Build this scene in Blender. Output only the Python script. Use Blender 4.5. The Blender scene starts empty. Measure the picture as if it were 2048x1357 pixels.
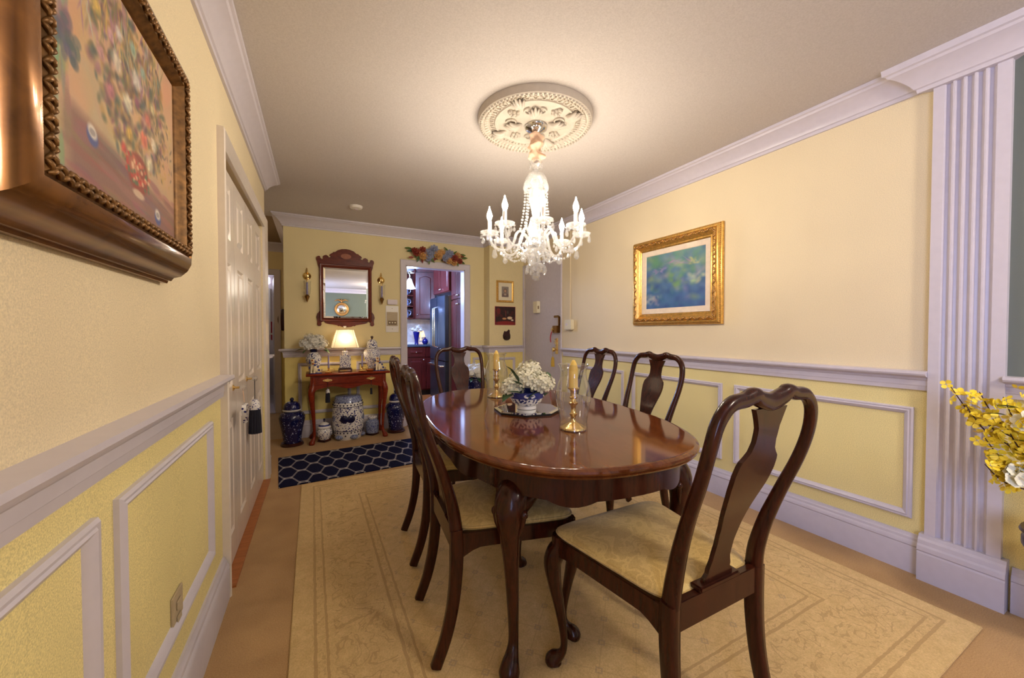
import bpy, bmesh, math, random
import numpy as np
from mathutils import Vector, Matrix
random.seed(7)
scene = bpy.context.scene
COL = scene.collection
PI = math.pi
R = math.radians

# ------------------------------------------------------------------ camera
F_PX, YAW, PITCH = 763.37, R(27.61), R(1.1247)
cam_d = bpy.data.cameras.new('camera')
cam_d.sensor_fit = 'HORIZONTAL'; cam_d.sensor_width = 36.0
cam_d.lens = F_PX * 36.0 / 2048.0
cam_d.clip_start = 0.02; cam_d.clip_end = 60
cam = bpy.data.objects.new('camera', cam_d)
cam.location = (0, 0, 1.18)
cam.rotation_euler = (PI/2 - PITCH, 0, -YAW)
COL.objects.link(cam); scene.camera = cam

# ------------------------------------------------------------------ world, lights, exposure
world = bpy.data.worlds.new('world'); scene.world = world; world.use_nodes = True
world.node_tree.nodes['Background'].inputs[0].default_value = (0.55, 0.68, 1.0, 1)
world.node_tree.nodes['Background'].inputs[1].default_value = 0.6
scene.view_settings.view_transform = 'Standard'
scene.view_settings.look = 'None'
scene.view_settings.gamma = 1.0
scene.view_settings.use_curve_mapping = False
scene.view_settings.exposure = 0.25
scene.cycles.max_bounces = 8; scene.cycles.diffuse_bounces = 3; scene.cycles.glossy_bounces = 4; scene.cycles.transmission_bounces = 4; scene.cycles.transparent_max_bounces = 16
scene.cycles.adaptive_threshold = 0.03
BULB_STRENGTH = 245.0          # chandelier bulbs
BULB_COLOR = (1.0, 0.87, 0.70)
REAR_FILL = 66.0  # energy of the fill light added behind the camera

def lamp(name, kind, loc, energy, color, rot=(0, 0, 0), size=None, parent=None, radius=None):
    d = bpy.data.lights.new(name, kind); d.energy = energy; d.color = color
    if size:
        d.shape = 'RECTANGLE'; d.size = size[0]; d.size_y = size[1]
    if radius is not None: d.shadow_soft_size = radius
    o = bpy.data.objects.new(name, d); o.location = loc; o.rotation_euler = rot
    COL.objects.link(o)
    if parent: o.parent = parent
    return o
# daylight from the windows of the living room behind the camera (left wall and back wall)
lamp('window_daylight', 'AREA', (-0.62, -1.70, 1.30), 115, (0.46, 0.56, 1.0), rot=(0, R(-90), 0), size=(1.5, 1.7))

# ------------------------------------------------------------------ helpers
def sl(c):
    c = c/255.0
    return c/12.92 if c <= 0.04045 else ((c+0.055)/1.055)**2.4
def S(r, g, b): return (sl(r), sl(g), sl(b))

class MB:
    def __init__(s): s.v = []; s.f = []
    def add(s, vs, fs):
        o = len(s.v); s.v += [tuple(p) for p in vs]; s.f += [tuple(i+o for i in f) for f in fs]; return s
    def box(s, x0, x1, y0, y1, z0, z1):
        return s.add([(x0,y0,z0),(x1,y0,z0),(x1,y1,z0),(x0,y1,z0),(x0,y0,z1),(x1,y0,z1),(x1,y1,z1),(x0,y1,z1)],
                     [(0,3,2,1),(4,5,6,7),(0,1,5,4),(1,2,6,5),(2,3,7,6),(3,0,4,7)])
    def prism(s, poly, fn, d0, d1):
        """poly: 2D points; fn(a,b,d)->3D"""
        n = len(poly)
        vs = [fn(a,b,d0) for a,b in poly] + [fn(a,b,d1) for a,b in poly]
        fs = [(i,(i+1)%n,(i+1)%n+n,i+n) for i in range(n)] + [tuple(range(n-1,-1,-1)), tuple(range(n,2*n))]
        return s.add(vs, fs)
    def lathe(s, prof, n=32, c=(0,0,0), sx=1.0, sy=1.0, cap=True):
        vs = []; fs = []; m = len(prof)
        for k in range(n):
            a = 2*PI*k/n
            for r, z in prof: vs.append((c[0]+r*math.cos(a)*sx, c[1]+r*math.sin(a)*sy, c[2]+z))
        for k in range(n):
            k2 = (k+1) % n
            for j in range(m-1): fs.append((k*m+j, k2*m+j, k2*m+j+1, k*m+j+1))
        if cap:
            if prof[0][0] > 1e-5: fs.append(tuple(k*m for k in range(n-1,-1,-1)))
            if prof[-1][0] > 1e-5: fs.append(tuple(k*m+m-1 for k in range(n)))
        return s.add(vs, fs)
    def tube(s, pts, rad, n=10, ref=None, flat=None, power=2.0):
        """sweep; rad list or const; flat=(a list, b list) elliptical radii along (side, ref)"""
        pts = [Vector(p) for p in pts]; m = len(pts)
        vs = []; fs = []
        prev = None
        for i, p in enumerate(pts):
            t = (pts[min(i+1,m-1)] - pts[max(i-1,0)]).normalized()
            if ref is not None:
                b = Vector(ref) - t*t.dot(Vector(ref)); b.normalize(); a = t.cross(b)
            else:
                if prev is None:
                    q = Vector((0,0,1)) if abs(t.z) < 0.9 else Vector((1,0,0))
                    b = (q - t*t.dot(q)).normalized()
                else:
                    b = (prev - t*t.dot(prev)).normalized()
                a = t.cross(b); prev = b
            if flat: ra, rb = flat[0][i], flat[1][i]
            else:
                ra = rb = rad[i] if isinstance(rad,(list,tuple)) else rad
            for k in range(n):
                g = 2*PI*k/n; cs, sn = math.cos(g), math.sin(g)
                if power != 2.0:
                    cs = math.copysign(abs(cs)**(2/power), cs); sn = math.copysign(abs(sn)**(2/power), sn)
                vs.append(p + a*(ra*cs) + b*(rb*sn))
        for i in range(m-1):
            for k in range(n):
                k2 = (k+1) % n
                fs.append((i*n+k, i*n+k2, (i+1)*n+k2, (i+1)*n+k))
        fs.append(tuple(range(n-1,-1,-1))); fs.append(tuple((m-1)*n+k for k in range(n)))
        return s.add(vs, fs)
    def ball(s, c, r, n=12, m=8, sc=(1,1,1)):
        prof = [(max(r*math.sin(PI*j/m), 0.0), -r*math.cos(PI*j/m)) for j in range(m+1)]
        vs = []; fs = []
        for k in range(n):
            a = 2*PI*k/n
            for j in range(1, m): vs.append((c[0]+prof[j][0]*math.cos(a)*sc[0], c[1]+prof[j][0]*math.sin(a)*sc[1], c[2]+prof[j][1]*sc[2]))
        w = m-1
        for k in range(n):
            k2 = (k+1)%n
            for j in range(w-1): fs.append((k*w+j, k2*w+j, k2*w+j+1, k*w+j+1))
        b = len(vs); vs.append((c[0],c[1],c[2]-r*sc[2])); vs.append((c[0],c[1],c[2]+r*sc[2]))
        for k in range(n):
            k2 = (k+1)%n
            fs.append((b, k2*w, k*w)); fs.append((b+1, k*w+w-1, k2*w+w-1))
        return s.add(vs, fs)
    def rect_frame(s, x0, x1, z0, z1, prof):
        """picture-frame ring in local wall coordinates (x, -depth, z); prof: (inset t, depth n), closed outline"""
        m = len(prof); vs = []; fs = []
        for (cx, cz, sx, sz) in ((x0,z0,1,1),(x1,z0,-1,1),(x1,z1,-1,-1),(x0,z1,1,-1)):
            for t, n in prof: vs.append((cx+sx*t, -n, cz+sz*t))
        for k in range(4):
            k2 = (k+1)%4
            for j in range(m):
                j2 = (j+1)%m
                fs.append((k*m+j, k2*m+j, k2*m+j2, k*m+j2))
        return s.add(vs, fs)
    def strip(s, x0, x1, prof, k0=0.0, k1=0.0):
        """moulding along local x with profile (n,z); k0,k1 mitre factors (+1 outside corner, -1 inside)"""
        m = len(prof)
        vs = [(x0-k0*n, -n, z) for n, z in prof] + [(x1+k1*n, -n, z) for n, z in prof]
        fs = [(j,(j+1)%m,(j+1)%m+m,j+m) for j in range(m)] + [tuple(range(m-1,-1,-1)), tuple(range(m,2*m))]
        return s.add(vs, fs)
    def xform(s, M):
        s.v = [tuple(M @ Vector(p)) for p in s.v]; return s
    def mesh(s, name, mat, smooth=38, bevel=0.0, fix=True):
        me = bpy.data.meshes.new(name)
        me.from_pydata(s.v, [], s.f)
        if fix or bevel:
            bm = bmesh.new(); bm.from_mesh(me)
            if bevel:
                bmesh.ops.remove_doubles(bm, verts=bm.verts, dist=1e-6)
                es = [e for e in bm.edges if len(e.link_faces) == 2 and e.calc_face_angle(0) > 0.6]
                bmesh.ops.bevel(bm, geom=es, offset=bevel, segments=2, affect='EDGES', clamp_overlap=True)
            bmesh.ops.recalc_face_normals(bm, faces=bm.faces)
            bm.to_mesh(me); bm.free()
        if smooth:
            me.polygons.foreach_set('use_smooth', [True]*len(me.polygons))
            me.set_sharp_from_angle(angle=R(smooth))
        if mat: me.materials.append(mat)
        return me
    def build(s, name, mat, parent=None, loc=None, rot=None, **kw):
        return obj(name, s.mesh(name, mat, **kw), parent, loc, rot)

def obj(name, me, parent=None, loc=None, rot=None):
    o = bpy.data.objects.new(name, me); COL.objects.link(o)
    if parent: o.parent = parent
    if loc is not None: o.location = loc
    if rot is not None: o.rotation_euler = rot if not isinstance(rot,(int,float)) else (0,0,rot)
    return o
def tag(o, label=None, cat=None, group=None, kind=None):
    if label: o['label'] = label
    if cat: o['category'] = cat
    if group: o['group'] = group
    if kind: o['kind'] = kind
    return o
def thing(name, label, cat, loc=(0,0,0), rot=0.0, group=None, kind=None):
    o = bpy.data.objects.new(name, None); COL.objects.link(o)
    o.empty_display_size = 0.05
    o.location = loc; o.rotation_euler = (0,0,rot) if isinstance(rot,(int,float)) else rot
    return tag(o, label, cat, group, kind)
def copy_tree(o, parent=None):
    c = o.copy(); COL.objects.link(c); c.parent = parent
    for ch in list(o.children): copy_tree(ch, c)
    return c
def rest(root, z):
    """lift a thing so that its lowest point stands at height z"""
    bpy.context.view_layer.update(); lo = 1e9; stack = [root]
    while stack:
        o = stack.pop(); stack += list(o.children)
        if o.type == 'MESH': lo = min(lo, min((o.matrix_world @ Vector(c)).z for c in o.bound_box))
    root.location.z += z-lo
def struct(o, label, cat):
    return tag(o, label, cat, kind='structure')
def lerp(a, b, t): return a+(b-a)*t
def interp(tab, x):
    for (x0,y0),(x1,y1) in zip(tab, tab[1:]):
        if x <= x1 or (x1,y1) == tab[-1]:
            t = max(0.0, min(1.0, (x-x0)/(x1-x0))); return y0+(y1-y0)*t
def smooth_interp(tab, x):
    """Catmull-Rom through a table"""
    xs = [p[0] for p in tab]
    if x <= xs[0]: return tab[0][1]
    if x >= xs[-1]: return tab[-1][1]
    i = max(k for k in range(len(xs)-1) if xs[k] <= x)
    x0,y0 = tab[i]; x1,y1 = tab[i+1]
    m0 = (y1-tab[i-1][1])/(x1-tab[i-1][0]) if i > 0 else (y1-y0)/(x1-x0)
    m1 = (tab[i+2][1]-y0)/(tab[i+2][0]-x0) if i+2 < len(tab) else (y1-y0)/(x1-x0)
    h = x1-x0; t = (x-x0)/h
    return (2*t**3-3*t**2+1)*y0+(t**3-2*t**2+t)*h*m0+(-2*t**3+3*t**2)*y1+(t**3-t**2)*h*m1
def spline(pts, n):
    """dense Catmull-Rom polyline through points"""
    P_ = [Vector(p) for p in pts]; out = []
    for i in range(len(P_)-1):
        a = P_[max(i-1,0)]; b = P_[i]; c = P_[i+1]; d = P_[min(i+2,len(P_)-1)]
        for k in range(n):
            t = k/n
            out.append(0.5*((2*b)+(c-a)*t+(2*a-5*b+4*c-d)*t*t+(3*b-a-3*c+d)*t**3))
    out.append(P_[-1]); return out
def spline1(vals, n):
    return [p.x for p in spline([(v,0,0) for v in vals], n)]

# ------------------------------------------------------------------ node helpers and materials
class X:
    def __init__(s, nt, k): s.nt = nt; s.k = k
    def _op(s, op, o=None, o2=None):
        nd = s.nt.nodes.new('ShaderNodeMath'); nd.operation = op
        for i, q in enumerate((s, o, o2)):
            if q is None: continue
            if isinstance(q, X): s.nt.links.new(q.k, nd.inputs[i])
            else: nd.inputs[i].default_value = q
        return X(s.nt, nd.outputs[0])
    def __add__(s,o): return s._op('ADD',o)
    def __radd__(s,o): return s._op('ADD',o)
    def __sub__(s,o): return s._op('SUBTRACT',o)
    def __rsub__(s,o): return (s*-1.0)+o
    def __mul__(s,o): return s._op('MULTIPLY',o)
    def __rmul__(s,o): return s._op('MULTIPLY',o)
    def __truediv__(s,o): return s._op('DIVIDE',o)
    def abs(s): return s._op('ABSOLUTE')
    def fract(s): return s._op('FRACT')
    def cos(s): return s._op('COSINE')
    def sin(s): return s._op('SINE')
    def lt(s,o): return s._op('LESS_THAN',o)
    def gt(s,o): return s._op('GREATER_THAN',o)
    def min(s,o): return s._op('MINIMUM',o)
    def max(s,o): return s._op('MAXIMUM',o)
    def pow(s,o): return s._op('POWER',o)
def newmat(name):
    m = bpy.data.materials.new(name); m.use_nodes = True
    nt = m.node_tree; b = nt.nodes['Principled BSDF']
    return m, nt, b
def pset(b, **kw):
    names = dict(color='Base Color', rough='Roughness', metal='Metallic', spec='Specular IOR Level', coat='Coat Weight', coatr='Coat Roughness',
                 trans='Transmission Weight', ior='IOR', sheen='Sheen Weight', emit='Emission Strength', ecol='Emission Color', alpha='Alpha', sss='Subsurface Weight')
    for k, v in kw.items():
        i = b.inputs[names[k]]
        i.default_value = (*v, 1) if isinstance(v, tuple) and len(v) == 3 else v
def coords(nt, kind='Object'):
    if kind == 'World':
        g = nt.nodes.new('ShaderNodeNewGeometry'); return g.outputs['Position']
    return nt.nodes.new('ShaderNodeTexCoord').outputs[kind]
def xyz(nt, vec):
    sp = nt.nodes.new('ShaderNodeSeparateXYZ'); nt.links.new(vec, sp.inputs[0])
    return X(nt, sp.outputs[0]), X(nt, sp.outputs[1]), X(nt, sp.outputs[2])
def noise(nt, vec, scale=5.0, detail=3.0, rough=0.5, stretch=None, dist=0.0):
    if stretch:
        mp = nt.nodes.new('ShaderNodeMapping'); mp.inputs['Scale'].default_value = stretch
        nt.links.new(vec, mp.inputs[0]); vec = mp.outputs[0]
    n = nt.nodes.new('ShaderNodeTexNoise'); n.inputs['Scale'].default_value = scale
    n.inputs['Detail'].default_value = detail; n.inputs['Roughness'].default_value = rough
    n.inputs['Distortion'].default_value = dist
    nt.links.new(vec, n.inputs['Vector']); return X(nt, n.outputs[0])
def voro(nt, vec, scale, feature='F1', out=0):
    n = nt.nodes.new('ShaderNodeTexVoronoi'); n.feature = feature; n.inputs['Scale'].default_value = scale
    nt.links.new(vec, n.inputs['Vector']); return X(nt, n.outputs[out])
def ramp(nt, fac, stops, interp_='LINEAR'):
    r = nt.nodes.new('ShaderNodeValToRGB'); r.color_ramp.interpolation = interp_
    el = r.color_ramp.elements
    while len(el) < len(stops): el.new(0.5)
    for e, (p, c) in zip(el, stops): e.position = p; e.color = (*c, 1)
    nt.links.new(fac.k, r.inputs[0]); return r.outputs[0]
def mix(nt, fac, a, b, blend='MIX'):
    n = nt.nodes.new('ShaderNodeMix'); n.data_type = 'RGBA'; n.blend_type = blend
    def put(i, q):
        if isinstance(q, X): nt.links.new(q.k, n.inputs[i])
        elif isinstance(q, tuple): n.inputs[i].default_value = (*q, 1)
        elif isinstance(q, (int, float)): n.inputs[i].default_value = q
        else: nt.links.new(q, n.inputs[i])
    put(0, fac); put(6, a); put(7, b); return n.outputs[2]
def bump(nt, b, h, strength=0.2, dist=0.01):
    n = nt.nodes.new('ShaderNodeBump'); n.inputs['Strength'].default_value = strength; n.inputs['Distance'].default_value = dist
    nt.links.new(h.k, n.inputs['Height']); nt.links.new(n.outputs[0], b.inputs['Normal'])
def plain(name, color, rough=0.5, var=0.12, scale=30, **kw):
    m, nt, b = newmat(name); pset(b, rough=rough, **kw)
    n = noise(nt, coords(nt), scale, 2)
    c2 = tuple(max(0, q*(1-var)) for q in color); c3 = tuple(min(1, q*(1+var)) for q in color)
    nt.links.new(ramp(nt, n, [(0.3, c2), (0.7, c3)]), b.inputs['Base Color'])
    return m
def wood(name, dark, light, rough=0.25, coat=0.4, scale=9, stretch=(1, 14, 14), coatr=0.08, spec=0.28):
    m, nt, b = newmat(name); pset(b, rough=rough, coat=coat, coatr=coatr, spec=spec)
    v = coords(nt)
    n = noise(nt, v, scale, 4, 0.6, stretch, 0.6); n2 = noise(nt, v, 2.2, 2)
    nt.links.new(ramp(nt, n*0.75+n2*0.25, [(0.3, dark), (0.7, light)]), b.inputs['Base Color'])
    return m
M = {}
M['mahogany'] = wood('mahogany', S(34,13,7), S(70,29,14), 0.22, 0.12, 8, (9, 9, 1.2))
M['mahogany_top'] = wood('mahogany_tabletop', S(74,33,13), S(124,66,27), 0.085, 0.15, 5, (8, 1.1, 8), 0.05, 0.35)
M['cherry'] = wood('cherry_console', S(98,26,12), S(144,52,24), 0.25, 0.15, 8, (1.5, 9, 9))
M['mirror_wood'] = wood('mirror_frame_wood', S(74,22,10), S(122,50,24), 0.3, 0.12, 10, (1.5, 9, 9))
M['inlay'] = plain('inlay_wood', S(150,80,40), 0.35)
M['kit_wood'] = wood('kitchen_cabinet_wood', S(58,16,16), S(94,32,28), 0.32, 0.12, 6, (9, 9, 1.2))
M['sill_wood'] = wood('floor_wood', S(150,86,40), S(186,112,58), 0.4, 0.2, 6, (9, 1, 9))
M['trim'] = plain('trim_paint', S(208,201,209), 0.35, 0.02)
M['door_paint'] = plain('closet_door_paint', S(228,216,204), 0.22, 0.02)
M['entry_paint'] = plain('entry_door_paint', S(206,198,204), 0.4, 0.03)
M['plaster'] = plain('medallion_plaster', S(196,186,172), 0.6, 0.04)
M['white_plastic'] = plain('white_plastic', S(236,230,222), 0.35, 0.02)
M['cream_plastic'] = plain('cream_plastic', S(232,222,190), 0.4, 0.02)
M['lav_plastic'] = plain('pale_lavender_plastic', S(222,208,212), 0.4, 0.02)
M['tan_plastic'] = plain('tan_plastic', S(190,172,140), 0.5, 0.05)
M['brown_plastic'] = plain('brown_plastic', S(120,92,58), 0.5, 0.05)
M['brass'] = plain('brass', S(236,206,140), 0.22, 0.08, metal=1.0)
M['brass_dark'] = plain('aged_brass', S(140,104,60), 0.35, 0.15, metal=1.0)
M['gold_frame'] = plain('gold_leaf', S(224,178,96), 0.34, 0.2, 60, metal=0.8)
M['gold_dark'] = plain('gold_carving', S(178,132,74), 0.4, 0.35, 90, metal=0.7)
M['bronze'] = wood('bronze_frame', S(80,48,22), S(146,98,48), 0.26, 0.3, 7, (2, 2, 2))
M['bronze'].node_tree.nodes['Principled BSDF'].inputs['Metallic'].default_value = 0.55
M['bronze_dark'] = plain('carved_bronze', S(124,88,46), 0.4, 0.4, 60, metal=0.5)
M['silver'] = plain('chrome', S(220,220,222), 0.12, 0.03, metal=1.0)
M['navy'] = plain('navy_thread', S(14,14,34), 0.8, 0.2)
M['gold_thread'] = plain('gold_thread', S(196,160,60), 0.6, 0.2, 120)
M['white_ceramic'] = plain('white_ceramic', S(240,236,226), 0.15, 0.02)
M['candle_yellow'] = plain('yellow_wax', S(244,206,104), 0.5, 0.04, sss=0.1)
M['candle_lavender'] = plain('lavender_wax', S(142,132,172), 0.5, 0.05)
M['leaf'] = plain('green_leaf', S(44,84,36), 0.45, 0.35, 25)
M['leaf2'] = plain('olive_leaf', S(84,110,48), 0.5, 0.3, 25)
M['petal_white'] = plain('white_petal', S(238,234,206), 0.6, 0.08, 40)
M['petal_cool'] = plain('cool_white_petal', S(232,230,222), 0.6, 0.08, 40)
M['petal_yellow'] = plain('yellow_petal', S(253,216,56), 0.5, 0.12, 60)
M['branch'] = plain('dark_branch', S(58,30,36), 0.6, 0.2)
M['dark_pot'] = plain('dark_brown_pot', S(52,32,24), 0.25, 0.2)
M['stand_wood'] = plain('dark_rosewood', S(58,22,18), 0.3, 0.25)
M['ribbon'] = plain('peach_fabric', S(226,190,160), 0.6, 0.06)
M['black'] = plain('black_matte', S(20,18,18), 0.5, 0.1)
M['steel'] = plain('fridge_steel', S(92,104,124), 0.28, 0.06, 4, metal=0.9)
M['steel_side'] = plain('fridge_side', S(120,104,96), 0.4, 0.05)
M['granite'] = plain('dark_granite', S(70,80,96), 0.2, 0.4, 120)
M['backsplash'] = plain('backsplash_tile', S(206,208,212), 0.25, 0.12, 14)
M['kit_wall'] = plain('kitchen_wall', S(208,214,228), 0.6, 0.03)
M['bath_wall'] = plain('bath_wall', S(214,206,214), 0.6, 0.03)
M['bath_tile'] = plain('bath_floor', S(196,190,206), 0.4, 0.06)
M['hall_shaded'] = plain('hall_ceiling_shaded', S(150,128,100), 0.7, 0.03)  # darkness of the unlit hall ceiling is put into this brown
M['cobalt'] = plain('cobalt_glass', S(24,22,110), 0.1, 0.15)
M['red_cloth'] = plain('red_cloth', S(176,44,70), 0.8, 0.3, 60)
M['mat_board'] = plain('cream_mat', S(236,226,196), 0.7, 0.02)
M['liner'] = plain('linen_liner', S(232,214,190), 0.7, 0.05)

def mirror_mat(name, tint=(0.86,0.88,0.86)):
    m, nt, b = newmat(name); pset(b, color=tint, metal=1.0, rough=0.0)
    n = noise(nt, coords(nt), 3, 1); nt.links.new(ramp(nt, n, [(0.2, tint), (0.8, tuple(q*1.03 for q in tint))]), b.inputs['Base Color']); return m
M['mirror'] = mirror_mat('mirror_glass')
def glass_mat(name, tint=(1,1,1), gl=0.10, rough=0.02, diff=0.0, power=2.2, amt=0.75):
    """thin clear glass: see-through with a fresnel sheen"""
    m = bpy.data.materials.new(name); m.use_nodes = True; nt = m.node_tree; nt.nodes.clear()
    out = nt.nodes.new('ShaderNodeOutputMaterial'); t = nt.nodes.new('ShaderNodeBsdfTransparent'); g = nt.nodes.new('ShaderNodeBsdfGlossy')
    t.inputs[0].default_value = (*tint, 1); g.inputs['Roughness'].default_value = rough
    lw = nt.nodes.new('ShaderNodeLayerWeight'); lw.inputs[0].default_value = 0.35
    f = (X(nt, lw.outputs['Facing']).pow(power)*amt + gl).min(1.0)
    mx = nt.nodes.new('ShaderNodeMixShader'); nt.links.new(f.k, mx.inputs[0]); nt.links.new(t.outputs[0], mx.inputs[1]); nt.links.new(g.outputs[0], mx.inputs[2])
    last = mx
    if diff:
        d = nt.nodes.new('ShaderNodeBsdfTranslucent'); d2 = nt.nodes.new('ShaderNodeBsdfDiffuse'); a = nt.nodes.new('ShaderNodeMixShader'); a.inputs[0].default_value = 0.5
        nt.links.new(d.outputs[0], a.inputs[1]); nt.links.new(d2.outputs[0], a.inputs[2])
        m2 = nt.nodes.new('ShaderNodeMixShader'); m2.inputs[0].default_value = diff
        nt.links.new(mx.outputs[0], m2.inputs[1]); nt.links.new(a.outputs[0], m2.inputs[2]); last = m2
    nt.links.new(last.outputs[0], out.inputs[0]); return m
M['glass'] = glass_mat('clear_glass', (0.97,0.98,0.98), 0.10)
M['hurricane'] = glass_mat('hurricane_glass', (0.97,0.98,0.98), 0.09, 0.03, 0.025, 1.3, 0.95)
M['crystal'] = glass_mat('cut_crystal', (1,1,1), 0.22, 0.06, 0.16)
M['crystal_column'] = glass_mat('moulded_crystal', (1,1,1), 0.28, 0.08, 0.20)
def emis(name, color, strength, sample=False):
    m, nt, b = newmat(name); pset(b, color=color, ecol=color, emit=strength)
    if not sample: m.cycles.emission_sampling = 'NONE'
    return m
M['bulb'] = emis('lit_bulb', BULB_COLOR, BULB_STRENGTH, True)
M['kit_bulb'] = emis('kitchen_light_glass', (0.62,0.78,1.0), 9.0)
M['bath_bulb'] = emis('bath_light_glass', (0.9,0.85,1.0), 1.6)
def translucent(name, color, fac=0.55):
    m = bpy.data.materials.new(name); m.use_nodes = True; nt = m.node_tree; nt.nodes.clear()
    out = nt.nodes.new('ShaderNodeOutputMaterial'); t = nt.nodes.new('ShaderNodeBsdfTranslucent'); d = nt.nodes.new('ShaderNodeBsdfDiffuse')
    for s_ in (t, d): s_.inputs[0].default_value = (*color, 1)
    mx = nt.nodes.new('ShaderNodeMixShader'); mx.inputs[0].default_value = 1-fac
    nt.links.new(t.outputs[0], mx.inputs[1]); nt.links.new(d.outputs[0], mx.inputs[2]); nt.links.new(mx.outputs[0], out.inputs[0]); return m
M['shade'] = translucent('cream_lampshade', S(250,238,210), 0.22)

def porcelain(name, base, ink, scale, lo, hi, extra=None):
    m, nt, b = newmat(name); pset(b, rough=0.12, coat=0.4)
    v = coords(nt)
    n = noise(nt, v, scale, 2.5, 0.55, dist=1.2); vo = voro(nt, v, scale*1.5)
    f = (n*0.7 + vo*0.5)
    nt.links.new(ramp(nt, f, [(lo, ink), (hi, base)]), b.inputs['Base Color']); return m
WHT, INK = S(232,228,224), S(24,28,104)
M['porc_floral'] = porcelain('blue_white_porcelain', WHT, INK, 38, 0.50, 0.56)
M['porc_fine'] = porcelain('fine_blue_white_porcelain', WHT, S(34,42,122), 60, 0.50, 0.57)
M['porc_dark'] = porcelain('dark_blue_porcelain', S(18,22,74), S(150,158,196), 34, 0.425, 0.475)
M['porc_lid'] = porcelain('blue_lid_porcelain', S(20,24,84), S(120,130,180), 44, 0.40, 0.46)
M['porc_mid'] = porcelain('mid_blue_porcelain', S(150,160,190), S(34,44,116), 70, 0.48, 0.6)
M['porc_white'] = plain('white_porcelain', WHT, 0.12, 0.02)
M['porc_blue'] = plain('solid_blue_glaze', S(58,66,132), 0.15, 0.15, 40)
M['porc_navy'] = plain('navy_glaze', S(20,20,60), 0.12, 0.2, 40)
M['dog_body'] = plain('ivory_glaze', S(232,214,176), 0.2, 0.05)
M['dog_rust'] = plain('rust_glaze', S(176,106,56), 0.25, 0.1)
M['petal_rust'] = plain('rust_petal', S(140,58,42), 0.6, 0.3, 50)
M['petal_gold'] = plain('gold_petal', S(200,152,92), 0.6, 0.25, 50)
M['petal_slate'] = plain('slate_blue_petal', S(146,152,176), 0.6, 0.2, 50)

# wallpaper: two colours divided by the chair rail, living-room stretch of the right wall is grey-green
def wall_mat(name, upper, lower, green_y=None):
    m, nt, b = newmat(name); pset(b, rough=0.62, spec=0.25)
    p = coords(nt, 'World'); x_, y_, z_ = xyz(nt, p)
    sp = noise(nt, p, 330, 1.0, 0.6); sp2 = noise(nt, p, 3, 2)
    up = ramp(nt, sp*0.85+sp2*0.15, [(0.3, tuple(q*0.86 for q in upper)), (0.7, tuple(min(1,q*1.10) for q in upper))])
    lo = ramp(nt, sp*0.85+sp2*0.15, [(0.3, tuple(q*0.78 for q in lower)), (0.7, tuple(min(1,q*1.16) for q in lower))])
    if green_y is not None:
        up = mix(nt, y_.lt(green_y), up, S(112,118,110))
    c = mix(nt, z_.lt(0.93), up, lo)
    nt.links.new(c, b.inputs['Base Color']); bump(nt, b, sp, 0.15, 0.002); return m
UP, LOW = S(234,217,180), S(238,222,156)
M['wall'] = wall_mat('wallpaper', UP, LOW)
M['wall_far'] = wall_mat('far_wallpaper', S(236,220,170), S(240,220,140))
M['wall_r'] = wall_mat('right_wallpaper', UP, LOW, 0.46)
M['wall_back'] = wall_mat('back_wall_paint', S(112,120,104), S(112,120,104))
def ceil_mat():
    m, nt, b = newmat('ceiling_paint'); pset(b, rough=0.75, spec=0.15)
    p = coords(nt, 'World'); n = noise(nt, p, 160, 2, 0.6)
    nt.links.new(ramp(nt, n, [(0.3, S(196,188,182)), (0.7, S(209,201,195))]), b.inputs['Base Color']); bump(nt, b, n, 0.12, 0.003); return m
M['ceiling'] = ceil_mat()
def carpet_mat(name, a, c):
    m, nt, b = newmat(name); pset(b, rough=0.95, spec=0.1, sheen=0.15)
    p = coords(nt, 'World'); n = noise(nt, p, 240, 3, 0.7); n2 = noise(nt, p, 4, 3)
    nt.links.new(ramp(nt, n*0.7+n2*0.3, [(0.34, a), (0.66, c)]), b.inputs['Base Color']); bump(nt, b, n, 0.6, 0.006); return m
M['carpet'] = carpet_mat('tan_carpet', S(166,128,80), S(208,168,114))
M['hall_carpet'] = carpet_mat('hall_carpet', S(176,152,124), S(206,182,150))

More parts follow.
